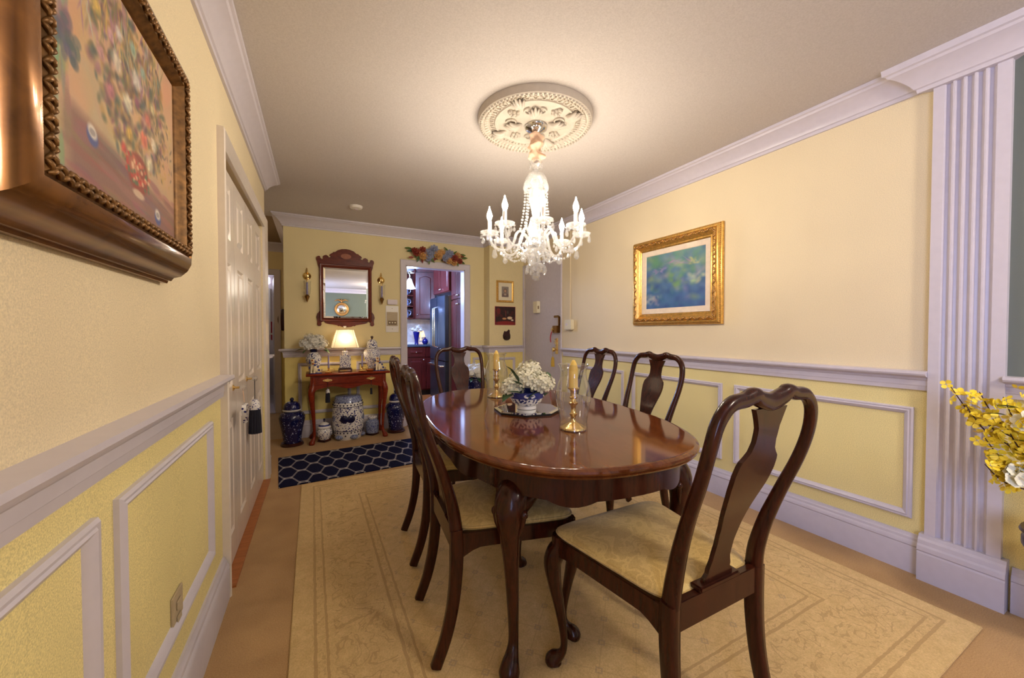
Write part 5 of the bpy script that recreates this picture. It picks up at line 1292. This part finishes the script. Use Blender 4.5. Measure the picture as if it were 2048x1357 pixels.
for s_ in (-1,1):
    a = -PI/2-0.10+s_*0.20; c_ = (0.1665*math.cos(a),0.1665*math.sin(a),0.235)
    MB().lathe([(0,-0.02),(0.040,-0.02),(0.042,0.002),(0.038,0.005),(0,0.006)],26).xform(Matrix.Translation(c_) @ Matrix.Rotation(a+PI/2,4,'Z') @ Matrix.Rotation(PI/2,4,'X')).build('coin_medallion', M['porc_navy'], gs)
    for q in (0.55,):
        a2 = -PI/2+s_*1.15; MB().lathe([(0,0),(0.030,0),(0.031,0.006),(0,0.008)],20).xform(Matrix.Translation((0.160*math.cos(a2),0.160*math.sin(a2),0.235)) @ Matrix.Rotation(a2+PI/2,4,'Z') @ Matrix.Rotation(PI/2,4,'X')).build('side_medallion', M['porc_mid'], gs)
for s_ in (0.35,-0.75,1.35):
    a = -PI/2+s_
    for z, nm in ((0.030,'corner_motif'),):
        MB().ball((rad(z)*math.cos(a),rad(z)*math.sin(a),z),0.05,12,8,(1,1,0.55)).build(nm, M['porc_mid'], gs, smooth=80) if z > 0.2 else MB().ball((rad(z)*0.965*math.cos(a),rad(z)*0.965*math.sin(a),z+0.004),0.045,12,8,(1,1,0.55)).build(nm, M['porc_mid'], gs, smooth=80)
cj = thing('tea_caddy', 'small blue lidded caddy under the console, right of the stool', 'jar', (0.600, 4.600, 0))
stand(cj, 0.068, 0.026, 4)
jar_lathe('body', [(0,0.026),(0.064,0.026),(0.070,0.040),(0.073,0.12),(0.068,0.165),(0.046,0.178),(0.044,0.186)], M['porc_mid'], cj)
jar_lathe('lid', [(0.050,0.186),(0.052,0.190),(0.050,0.212),(0.040,0.220),(0,0.222)], M['porc_fine'], cj)

# tassels
def tassel(x, y, z, L, rb, hb, label, thread='navy', bead='porc_fine', grp=None):
    t = thing('tassel', label, 'tassel', (x, y, z), group=grp)
    MB().tube([(0,0,0),(0.0,-0.002,-L)],0.0022,6).build('cord', M[thread], t)
    if bead: MB().lathe([(0,-L+0.004),(rb*0.5,-L),(rb*0.85,-L-hb*0.3),(rb,-L-hb*0.8),(rb*0.96,-L-hb),(0,-L-hb)],18).build('bead', M[bead], t)
    m = MB(); n = 28; vs = []; fs = []; z0 = -L-hb*0.98; z1 = z0-hb*2.4
    for zz, q in ((z0,0.92),(lerp(z0,z1,0.3),1.02),(z1,1.12)):
        for k in range(n): a = 2*PI*k/n; r_ = rb*q*(1+(0.06 if k%2 else -0.06)); vs.append((r_*math.cos(a),r_*math.sin(a),zz))
    for i in range(2):
        for k in range(n): fs.append((i*n+k,i*n+(k+1)%n,(i+1)*n+(k+1)%n,(i+1)*n+k))
    fs += [tuple(range(n)), tuple(range(2*n,3*n))]
    m.add(vs, fs).build('skirt', M[thread], t, smooth=0); return t
DZh = 0.650
tassel(0.352-0.215, 4.414, DZh, 0.070, 0.0205, 0.042, 'navy tassel with blue and white bead on the left drawer pull')
tassel(0.352+0.215, 4.414, DZh, 0.062, 0.0105, 0.028, 'small navy tassel on the right drawer pull', 'navy', None)
ky = 2.82
tassel(xl(ky)+0.030, ky, 0.886, 0.125, 0.030, 0.062, 'navy tassel with porcelain bead on the far closet knob')
ky = 2.405
ho = thing('heart_ornament', 'blue and white porcelain heart hanging from the near closet knob', 'ornament', (xl(ky)+0.030, ky, 0.886), ROTL)
MB().tube([(0,0,0),(0,-0.006,-0.075)],0.002,6).build('cord', M['ribbon'], ho)
MB().prism([(a*3.0,b*3.6-0.125) for a,b in hp], lambda a,b,d: (a,d,b), -0.020, 0.0).build('heart', M['porc_floral'], ho, bevel=0.004)
dt = tassel(XR-0.058, D0+0.075, 0.945, 0.070, 0.019, 0.034, 'gold tassel hanging from the entry door knob', 'gold_thread', 'gold_thread')

# ---- silk flower swag over the kitchen doorway
sw = thing('flower_swag', 'swag of rust, gold and slate blue silk roses above the kitchen doorway', 'swag', (1.425, YF-0.03, 2.165), 0.0)
def rose(r_, mat, parent, loc):
    m = MB(); n = 7
    for ring, (q, cnt, el) in enumerate(((0.35,4,1.15),(0.65,6,0.75),(0.95,8,0.35))):
        for k in range(cnt):
            a = 2*PI*k/cnt+ring*0.4
            d = Vector((math.cos(a)*math.cos(el),-math.sin(el),math.sin(a)*math.cos(el))); s_ = Vector((-math.sin(a),0,math.cos(a)))
            up = d.cross(s_)
            c_ = d*r_*q*0.9
            m.add([c_-s_*r_*0.34-d*r_*0.2, c_+s_*r_*0.34-d*r_*0.2, c_+s_*r_*0.36+d*r_*0.35, c_+d*r_*0.55+Vector((0,-0.1*r_,0)), c_-s_*r_*0.36+d*r_*0.35], [(0,1,2,3,4)])
    m.ball((0,-r_*0.35,0),r_*0.42,8,6)
    return m.build('rose', mat, parent, loc, smooth=0, fix=False)
for (x, z, r_, mt) in ((-0.27,0.01,0.042,'petal_rust'),(-0.20,-0.02,0.045,'petal_gold'),(-0.21,0.045,0.036,'petal_rust'),(-0.12,0.01,0.052,'petal_slate'),(-0.06,0.065,0.046,'petal_slate'),(-0.13,-0.045,0.036,'petal_slate'),(-0.015,0.00,0.046,'petal_gold'),(0.045,0.03,0.040,'petal_gold'),(0.085,-0.03,0.042,'petal_slate'),(0.15,0.02,0.050,'petal_slate'),(0.14,-0.06,0.036,'petal_gold'),(0.215,-0.025,0.040,'petal_rust'),(0.25,0.02,0.034,'petal_gold'),(0.20,-0.075,0.036,'petal_gold'),(-0.31,0.03,0.030,'petal_rust'),(0.29,-0.05,0.030,'petal_rust')):
    rose(r_, M[mt], sw, (x+rndu(-.01,.01),-0.045-rndu(0,0.02),z-0.02))
me_s1 = leaf_mesh(0.085,0.016,0.15,M['leaf2']); me_s2 = leaf_mesh(0.07,0.014,0.1,M['leaf']); me_s3 = leaf_mesh(0.06,0.016,0.1,M['petal_rust'])
for k in range(76):
    t = k/75; x = lerp(-0.33,0.32,t); z = rndu(-0.06,0.06)-0.02
    o = obj('leaf', (me_s1, me_s2, me_s3)[k%3], sw, (x,-0.02-rndu(0,0.03),z)); o.rotation_euler = (PI/2+rndu(-.4,.4), rndu(-3.1,3.1) if 5 < k < 70 else (rndu(-.4,.4)+(PI if k < 20 else 0)), 0)
# ================================================================== planter near the entry wall
pn = thing('planter', 'dark blue and white porcelain planter on a stand right of the kitchen doorway', 'planter', (1.83, 4.50, 0))
for k in range(4):
    a = PI/4+k*PI/2; MB().tube(spline([(0.13*math.cos(a),0.13*math.sin(a),0.0),(0.10*math.cos(a),0.10*math.sin(a),0.18),(0.11*math.cos(a),0.11*math.sin(a),0.36)],4),0.013,8).build('stand_leg', M['stand_wood'], pn)
MB().lathe([(0,0.36),(0.14,0.36),(0.145,0.37),(0.14,0.385),(0,0.385)],28).build('stand_top', M['stand_wood'], pn)
jar_lathe('pot', [(0,0.386),(0.080,0.386),(0.100,0.42),(0.112,0.50),(0.116,0.575),(0.122,0.585),(0.112,0.585),(0.104,0.55),(0,0.55)], M['porc_dark'], pn)
fb3 = thing('white_flowers', 'white flowers in the blue planter behind the far chair', 'flowers', (1.83, 4.50, 0.58))
for (x, y, z, r_) in ((-0.075,-0.03,0.085,0.070),(0.0,-0.06,0.11,0.075),(0.080,-0.03,0.085,0.070),(-0.03,0.04,0.14,0.070),(0.05,0.04,0.14,0.070),(0.02,-0.08,0.05,0.055)):
    hydrangea(fb3, (x,y,z), r_, 20, me_fl2, M['petal_cool'])
for k in range(8):
    a = k*PI/4; o = obj('leaf', me_l3, fb3, (0.09*math.cos(a),0.09*math.sin(a),0.01)); o.rotation_euler = (0,0.25,a)

# ================================================================== forsythia at the right edge
fp = thing('floor_urn', 'dark brown urn holding yellow branches at the right edge', 'urn', (2.400, 0.232, 0))
jar_lathe('body', [(0,0),(0.10,0),(0.105,0.012),(0.075,0.03),(0.050,0.06),(0.040,0.16),(0.048,0.25),(0.085,0.30),(0.128,0.345),(0.146,0.385),(0.146,0.41),(0.128,0.43),(0.105,0.42),(0,0.41)], M['dark_pot'], fp)
MB().lathe([(0.146,0.428),(0.152,0.436),(0.148,0.446),(0.128,0.446),(0.124,0.434),(0.130,0.428)],36,cap=False).build('rim', M['dark_pot'], fp)
fy = thing('forsythia_branches', 'yellow forsythia branches with white blossoms in front of the pilaster', 'branches', (2.400, 0.232, 0.43))
me_fy = floret_mesh(0.020, M['petal_yellow'], 4, 'blossom'); me_wh = floret_mesh(0.026, M['petal_white'], 6, 'white_blossom')
# branch tips given as points before the pilaster
C0 = Vector((2.400,0.232,0.43))
tips = [(2.30,0.545,0.955),(2.30,0.470,0.945),(2.29,0.410,0.935),(2.28,0.500,0.890),(2.27,0.450,0.860),(2.28,0.400,0.830),(2.26,0.445,0.775),(2.25,0.430,0.735),(2.24,0.440,0.680),(2.31,0.36,0.96),(2.32,0.30,0.93),(2.24,0.345,0.87),(2.25,0.36,0.70),(2.30,0.24,1.0),(2.36,0.12,1.0),(2.42,0.2,0.95),(2.22,0.08,0.95),(2.40,0.05,0.9)]
for i, p in enumerate(tips):
    tp = Vector(p)-C0
    mid = Vector((tp.x*0.35, tp.y*0.45, tp.z*0.62)); 
    pts = spline([(0,0,-0.05), tuple(mid*0.5+Vector((rndu(-.01,.01),0,0.03))), tuple(mid), tuple(tp*0.8+Vector((0,0,-0.01))), tuple(tp)],5)
    br = MB().tube(pts,[lerp(0.0052,0.0014,k/(len(pts)-1)) for k in range(len(pts))],6).build('branch', M['branch'], fy)
    n = len(pts)
    for k in range(14):
        t = int(lerp(n*0.62, n-1, k/13.0)); q = pts[t]+Vector((rndu(-.022,.022),rndu(-.022,.022),rndu(-.016,.018)))
        o = obj('blossom', me_fy, br, tuple(q)); orient(o, (rndu(-1,0.4),rndu(-1,0.2),rndu(-.5,1)), rndu(0,3)); s_ = rndu(0.8,1.25); o.scale = (s_,s_,s_)
for (a, b2, c2) in ((2.27,0.345,0.860),(2.27,0.325,0.845),(2.26,0.355,0.845),(2.25,0.375,0.665),(2.25,0.355,0.680),(2.24,0.365,0.650),(2.26,0.340,0.660),(2.25,0.330,0.695)):
    for k in range(4):
        o = obj('white_blossom', me_wh, fy, (a-C0.x+rndu(-.012,.012), b2-C0.y+rndu(-.012,.012), c2-C0.z+rndu(-.012,.012))); orient(o, (rndu(-1,0.2),rndu(-1,0.2),rndu(-.3,1)), rndu(0,3))
me_fl5 = leaf_mesh(0.06,0.011,0.2)
for (a, b2, c2, az) in ((2.27,0.40,0.87,2.2),(2.25,0.40,0.72,2.6),(2.28,0.37,0.90,1.6),(2.26,0.33,0.78,1.2)):
    o = obj('leaf', me_fl5, fy, (a-C0.x,b2-C0.y,c2-C0.z)); o.rotation_euler = (0.3,-0.2,az)

# ================================================================== kitchen beyond the doorway
def panel_door(m, fn, a0, a1, z0, z1, arch=False):
    """raised panel door front built in (a, depth, z) through fn"""
    pass
def cab_door(parent, x0, x1, z0, z1, y, name='cabinet_door', arch=False, knob=None):
    """door in local coordinates facing -Y"""
    d = MB().box(x0+0.002,x1-0.002,y-0.020,y,z0+0.002,z1-0.002).build(name, M['kit_wood'], parent, bevel=0.002)
    a, b_, c, e = x0+0.05, x1-0.05, z0+0.05, z1-0.05
    if b_-a > 0.03:
        top = []
        if arch:
            for k in range(9): q = k/8; top.append((lerp(b_,a,q), e-0.035+0.035*math.sin(PI*q)))
        else: top = [(b_,e),(a,e)]
        poly = [(a,c),(b_,c)]+top; cx, cz = (a+b_)/2, (c+e)/2
        inn_ = [(cx+(px-cx)*0.72, cz+(pz-cz)*(1-0.05/(e-c))) for px,pz in poly]; n = len(poly)
        vs = [(px,y-0.0205,pz) for px,pz in poly]+[(px,y-0.014,pz) for px,pz in [(cx+(q[0]-cx)*0.92,cz+(q[1]-cz)*0.985) for q in poly]]+[(px,y-0.026,pz) for px,pz in inn_]
        fs = [(i,(i+1)%n,n+(i+1)%n,n+i) for i in range(n)]+[(n+i,n+(i+1)%n,2*n+(i+1)%n,2*n+i) for i in range(n)]+[tuple(range(2*n,3*n))]
        MB().add(vs, fs).build('door_panel', M['kit_wood'], d, smooth=0)
    if knob: MB().ball((knob[0],y-0.035,knob[1]),0.014,10,8).tube([(knob[0],y-0.03,knob[1]),(knob[0],y-0.018,knob[1])],0.006,8).build('knob', M['silver'], d, smooth=80)
    return d
# refrigerator, faces -X
fr = thing('refrigerator', 'stainless french door refrigerator in the kitchen', 'refrigerator', (1.86, 6.48, 0), ROTR)
FWD = 0.84
MB().box(0,FWD,0.0,0.72,0.03,1.735).build('cabinet', M['steel_side'], fr, bevel=0.006)
for i in range(2):
    d = MB().box(i*FWD/2+0.003,(i+1)*FWD/2-0.003,-0.065,-0.004,0.72,1.735).build('fridge_door', M['steel'], fr, bevel=0.008)
    hx = FWD/2+(-0.045 if i == 0 else 0.045)
    MB().tube([(hx,-0.066,1.57),(hx,-0.120,1.55),(hx,-0.120,0.95),(hx,-0.066,0.93)],0.014,10).build('handle', M['silver'], d)
dz = MB().box(0.003,FWD-0.003,-0.065,-0.004,0.07,0.71).build('freezer_drawer', M['steel'], fr, bevel=0.008)
MB().tube([(0.08,-0.066,0.64),(0.08,-0.115,0.64),(FWD-0.08,-0.115,0.64),(FWD-0.08,-0.066,0.64)],0.014,10).build('handle', M['silver'], dz)
MB().box(0.02,FWD-0.02,-0.03,0.3,0.0,0.06).build('kick_plate', M['black'], fr, smooth=0)
# cabinet above the refrigerator
oc_ = thing('upper_cabinet', 'cherry cabinet above the refrigerator', 'cabinet', (1.88, 6.48, 0), ROTR)
MB().box(0,FWD,0.0,0.735,1.80,2.30).build('box', M['kit_wood'], oc_, smooth=0)
for i in range(2): cab_door(oc_, i*FWD/2, (i+1)*FWD/2, 1.81, 2.29, 0.0, arch=True, knob=(FWD/2+(-0.03 if i == 0 else 0.03),1.86))
# pantry
pc = thing('pantry_cabinet', 'tall cherry pantry cabinet just inside the kitchen doorway', 'cabinet', (1.90, 5.59, 0), ROTR)
PWD = 0.61
MB().box(0,PWD,0.0,0.6,0.0,2.30).build('box', M['kit_wood'], pc, smooth=0)
for i in range(2):
    cab_door(pc, i*PWD/2, (i+1)*PWD/2, 1.66, 2.29, 0.0, arch=True, knob=(PWD/2+(-0.03 if i == 0 else 0.03),1.71))
    cab_door(pc, i*PWD/2, (i+1)*PWD/2, 0.12, 1.64, 0.0, knob=(PWD/2+(-0.03 if i == 0 else 0.03),1.58))
kh = MB().prism([(a*2.2,b*2.6) for a,b in hp], lambda a,b,d: (a,d,b), -0.012, 0.0).build('hanging_charm', M['porc_fine'], loc=(1.872,5.20,0.87), rot=ROTR, bevel=0.003)
tag(kh, 'small blue and white charm on the pantry cabinet', 'ornament')
# base cabinets with worktop along the rear wall
bc = thing('base_cabinet', 'cherry base cabinet under the kitchen worktop', 'cabinet', (0.40, 7.00, 0))
MB().box(0,2.2,0.0,0.575,0.10,0.90).build('box', M['kit_wood'], bc, smooth=0)
MB().box(0,2.2,0.05,0.58,0.0,0.10).build('toe_kick', M['black'], bc, smooth=0)
for k in range(6):
    x0 = 0.02+k*0.36
    cab_door(bc, x0, x0+0.355, 0.12, 0.70, 0.0, knob=(x0+0.31,0.66)); cab_door(bc, x0, x0+0.355, 0.71, 0.89, 0.0, 'drawer_front', knob=(x0+0.178,0.80))
wt = MB().box(0,2.2,-0.035,0.575,0.90,0.94).build('worktop', M['granite'], loc=(0.40,7.00,0), bevel=0.006)
tag(wt, 'dark granite kitchen worktop', 'worktop')
bs = MB()
bs.box(0,2.2,0.58,0.599,0.94,1.42).build('trim_backsplash', M['backsplash'], loc=(0.40,7.00,0), smooth=0)
struct(COL.objects['trim_backsplash'], 'pale tiled backsplash in the kitchen', 'backsplash')
# open display cabinet with dishes
dcb = thing('display_cabinet', 'open cherry display cabinet holding blue and white dishes', 'cabinet', (1.10, 7.27, 0))
m = MB().box(0,0.64,0.30,0.325,1.42,2.30)
for z in (1.42,1.645,1.845,2.05,2.28): m.box(0.02,0.62,0.0,0.30,z,z+0.02)
m.box(0,0.03,0.0,0.30,1.42,2.30).box(0.60,0.64,0.0,0.30,1.42,2.30).build('case', M['kit_wood'], dcb, smooth=0)
MB().box(-0.02,0.645,-0.05,0.325,2.30,2.36).build('cornice', M['kit_wood'], dcb, bevel=0.01)
def pitcher(x, z, s_, label, mat='porc_mid'):
    p = thing('pitcher', label, 'pitcher', (x, 7.40, z+0.0015), 0.0, group='blue and white dishes in the display cabinet')
    MB().lathe([(0,0),(0.045*s_,0),(0.060*s_,0.04*s_),(0.058*s_,0.09*s_),(0.042*s_,0.12*s_),(0.050*s_,0.15*s_),(0.046*s_,0.15*s_),(0.036*s_,0.12*s_),(0,0.03*s_)],24).build('body', M[mat], p)
    MB().tube(spline([(0.046*s_,-0.0,0.13*s_),(0.090*s_,0,0.12*s_),(0.092*s_,0,0.07*s_),(0.058*s_,0,0.045*s_)],4),0.008*s_,8).build('handle', M[mat], p); return p
pitcher(1.578,1.440,1.05,'pale blue pitcher on the lowest display shelf'); pitcher(1.585,1.665,0.95,'pale blue teapot on the second display shelf')
pitcher(1.58,1.865,1.0,'pale blue jug on the third display shelf'); pitcher(1.38,1.440,1.0,'pale blue jug left on the lowest display shelf')
# diagonal corner cabinet
cc = thing('corner_cabinet', 'tall cherry corner cabinet beside the display cabinet', 'cabinet', (1.7415, 7.262, 0), R(-22))
MB().prism([(0,0),(0.36,0),(0.3375,0.499),(-0.122,0.312)], lambda a,b,d: (a,b,d), 1.42, 2.30).build('box', M['kit_wood'], cc, smooth=0)
cab_door(cc, 0.0, 0.36, 1.43, 2.29, 0.0, arch=True, knob=(0.035,1.50))
MB().prism([(0.03,-0.05),(0.37,-0.05),(0.40,0.16),(0.02,0.16)], lambda a,b,d: (a,b,d), 2.30, 2.36).build('cornice', M['kit_wood'], cc, bevel=0.01)
# worktop things
kv = thing('cobalt_vase', 'cobalt blue glass vase on the kitchen worktop', 'vase', (1.740, 7.22, 0.9405))
jar_lathe('body', [(0,0),(0.040,0),(0.034,0.02),(0.036,0.08),(0.055,0.18),(0.066,0.235),(0.060,0.235),(0.030,0.08),(0,0.04)], M['cobalt'], kv)
fb4 = thing('white_bouquet', 'white flowers in the cobalt vase', 'flowers', (1.740, 7.22, 1.17))
for (x, z, r_) in ((-0.07,0.05,0.05),(0.03,0.09,0.055),(0.08,0.04,0.05),(-0.02,0.03,0.05)): hydrangea(fb4, (x,-0.01,z), r_, 14, me_fl2, M['petal_cool'])
kj = thing('cobalt_jar', 'small cobalt blue jar beside the cobalt vase', 'jar', (1.900, 7.20, 0.9405))
jar_lathe('body', [(0,0),(0.035,0),(0.055,0.03),(0.055,0.07),(0.030,0.10),(0,0.11)], M['cobalt'], kj); MB().ball((0,0,0.118),0.012,10,8).build('knob', M['cobalt'], kj, smooth=80)
tk = thing('serving_tray', 'pale blue serving tray on the kitchen worktop', 'tray', (1.50, 7.10, 0.9405))
MB().box(-0.12,0.16,-0.05,0.12,0,0.012).build('base', M['porc_mid'], tk, bevel=0.003); MB().rect_frame(-0.12,0.16,-0.05,0.12,[(0,0.0),(0,0.03),(0.008,0.03),(0.010,0.0)]).xform(Matrix.Rotation(-PI/2,4,'X')).build('rim', M['porc_white'], tk)
# little under-cabinet accent lamp (warm glow at the corner)
al = thing('accent_lamp', 'small warm lamp in the corner of the kitchen worktop', 'lamp', (1.860, 7.36, 0.9405))
MB().lathe([(0,0),(0.05,0),(0.05,0.01),(0.02,0.03),(0.03,0.07),(0.012,0.10),(0.012,0.15),(0,0.15)],20).build('lamp_base', M['porc_white'], al)
MB().lathe([(0.085,0.13),(0.050,0.26)],24,cap=False).build('lamp_shade', M['shade'], al)
lamp('accent_light', 'POINT', (0, 0, 0.19), 1.2, (1.0,0.66,0.40), radius=0.02, parent=al)
# pendant lamp
pd = thing('pendant_lamp', 'white glass pendant lamp glowing blue in the kitchen', 'lamp', (1.300, 5.80, 0))
MB().lathe([(0.018,1.975),(0.030,1.955),(0.045,1.91),(0.066,1.855),(0.086,1.828),(0.083,1.826),(0.060,1.856),(0.040,1.91),(0.024,1.955),(0.014,1.97)],28,cap=False).build('glass_shade', M['kit_bulb'], pd)
MB().tube(spline([(0,0,1.97),(0.01,0,2.02),(-0.03,0,2.06),(-0.05,0,2.02)],5),0.006,8).tube([(0,0,1.97),(0,0,2.20)],0.006,8).build('scroll_arm', M['silver'], pd)
MB().lathe([(0,2.43),(0.05,2.43),(0.045,2.40),(0.008,2.38),(0.007,2.18),(0.05,2.16),(0.075,2.10),(0.078,2.06),(0.074,2.06),(0.06,2.11),(0,2.14)],24).build('ceiling_mount', M['silver'], pd)
lamp('pendant_light', 'POINT', (0, 0, 1.78), 42, (0.38,0.52,1.0), radius=0.06, parent=pd)
cl_ = thing('kitchen_fill_light', 'added round frosted fill light on the kitchen ceiling', 'lamp', (0.95, 6.1, CEIL))  # out-of-view fixture added to help light the kitchen
MB().lathe([(0,-0.09),(0.10,-0.08),(0.16,-0.04),(0.17,0)],32,cap=False).build('dome', M['kit_bulb'], cl_)
lamp('kitchen_fill_lamp', 'POINT', (0, 0, -0.25), 85, (0.40,0.54,1.0), radius=0.12, parent=cl_)

# ================================================================== bathroom beyond the hall
vt = thing('bath_vanity', 'white drawer vanity in the bathroom', 'vanity', (-1.30, 7.60, 0))
MB().box(0,0.57,0.0,0.55,0.10,0.84).build('cabinet', M['bath_wall'], vt, smooth=0)
MB().box(0.02,0.55,0.05,0.55,0,0.10).build('plinth', M['bath_tile'], vt, smooth=0)
for k in range(4):
    d = MB().box(0.30,0.56,-0.018,0.0,0.12+k*0.18,0.285+k*0.18).build('drawer', M['white_plastic'], vt, bevel=0.004); 
    MB().ball((0.43,-0.028,0.20+k*0.18),0.012,8,6).build('knob', M['silver'], d, smooth=80)
MB().box(-0.01,0.60,-0.03,0.56,0.84,0.88).build('counter', M['white_ceramic'], vt, bevel=0.008)
hb = MB().box(0,0.10,0,0.05,0,0.05).build('soap_dish', M['lav_plastic'], loc=(-0.90,7.75,0.8805), bevel=0.01)
tag(hb, 'pale soap dish on the bathroom vanity', 'soap dish')
bm_ = thing('bath_mirror', 'framed mirror over the bathroom vanity', 'mirror', (-1.40, 8.30, 1.12))
MB().rect_frame(0,0.72,0,0.85,[(0,0),(0,0.03),(0.04,0.03),(0.05,0.01),(0.05,0)]).build('frame', M['white_plastic'], bm_, smooth=20)
MB().box(0.04,0.68,-0.008,-0.002,0.04,0.81).build('mirror_plate', M['mirror'], bm_, smooth=0)
bl = thing('bath_light', 'bar light above the bathroom mirror', 'lamp', (-1.40, 8.30, 2.05))
MB().box(0,0.72,-0.08,0,0,0.12).build('diffuser', M['bath_bulb'], bl, bevel=0.01); MB().box(0.2,0.5,-0.02,0,-0.03,0.15).build('mount', M['silver'], bl, smooth=0)
lamp('bath_lamp', 'POINT', (0.36, -0.35, 0.05), 3.0, (0.85,0.85,1.0), radius=0.1, parent=bl)
bd = thing('door_3', 'open white bathroom door', 'door', (BD1-0.02, BY+0.10, 0), R(96), kind='structure')
MB().box(0,0.70,-0.035,0.0,0.01,1.98).build('door_slab', M['trim'], bd, bevel=0.002)
for z in (0.25,1.05,1.75): MB().box(-0.012,0.004,-0.045,-0.033,z,z+0.09).build('hinge', M['brass'], bd, smooth=0)
tw = thing('hanging_towel', 'red striped towel hanging on the bathroom door', 'towel', (BD1-0.065, BY+0.30, 1.05), R(96))
MB().box(-0.08,0.08,0.0,0.014,0.0,0.28).build('cloth', M['red_cloth'], tw, bevel=0.005); MB().box(-0.082,0.082,-0.001,0.0155,0.08,0.11).build('stripe', M['white_plastic'], tw, bevel=0.004)
hp_ = thing('hall_plaque', 'dark oval plaque at the end of the hall', 'plaque', (-0.375, BY, 1.35), 0.0)
MB().lathe([(0,0),(0.10,0),(0.105,0.012),(0.09,0.02),(0,0.022)],32,sx=0.7,sy=1.5).xform(Matrix.Rotation(PI/2,4,'X')).build('oval', M['stand_wood'], hp_)
bpn = thing('bath_picture', 'dark picture in a gold frame reflected in the bathroom mirror', 'picture', (-0.60, 6.56, 1.25), PI)
hl = thing('hall_fill_light', 'added small round fill light on the hall ceiling', 'lamp', (-1.0, 5.2, CEIL))  # fixture added around the fill light that brightens the hall
MB().lathe([(0,-0.08),(0.08,-0.07),(0.12,-0.03),(0.13,0)],28,cap=False).build('dome', emis('hall_fill_dome', (1.0,0.8,0.6), 1.5), hl)
MB().lathe([(0.128,-0.012),(0.14,-0.010),(0.14,0),(0.128,0)],28,cap=False).build('rim', M['brass'], hl)
lamp('hall_fill_lamp', 'POINT', (0, 0, -0.2), 3, (1.0,0.75,0.5), radius=0.1, parent=hl)

# ================================================================== added fill light shaped as a ceiling fixture (behind the camera)
lr = thing('rear_fill_light', 'added round fill light on the ceiling behind the camera', 'lamp', (1.75, -1.2, CEIL))
MB().lathe([(0,-0.11),(0.10,-0.10),(0.18,-0.06),(0.20,0)],36,cap=False).build('dome', emis('rear_fill_dome', (1.0,0.90,0.78), 6.0), lr)
MB().lathe([(0.198,-0.015),(0.215,-0.012),(0.215,0),(0.198,0)],36,cap=False).build('rim', M['brass'], lr)
lamp('rear_fill_lamp', 'POINT', (0, 0, -0.28), REAR_FILL, (1.0,0.88,0.74), radius=0.16, parent=lr)
bpy.data.objects.remove(bpn)
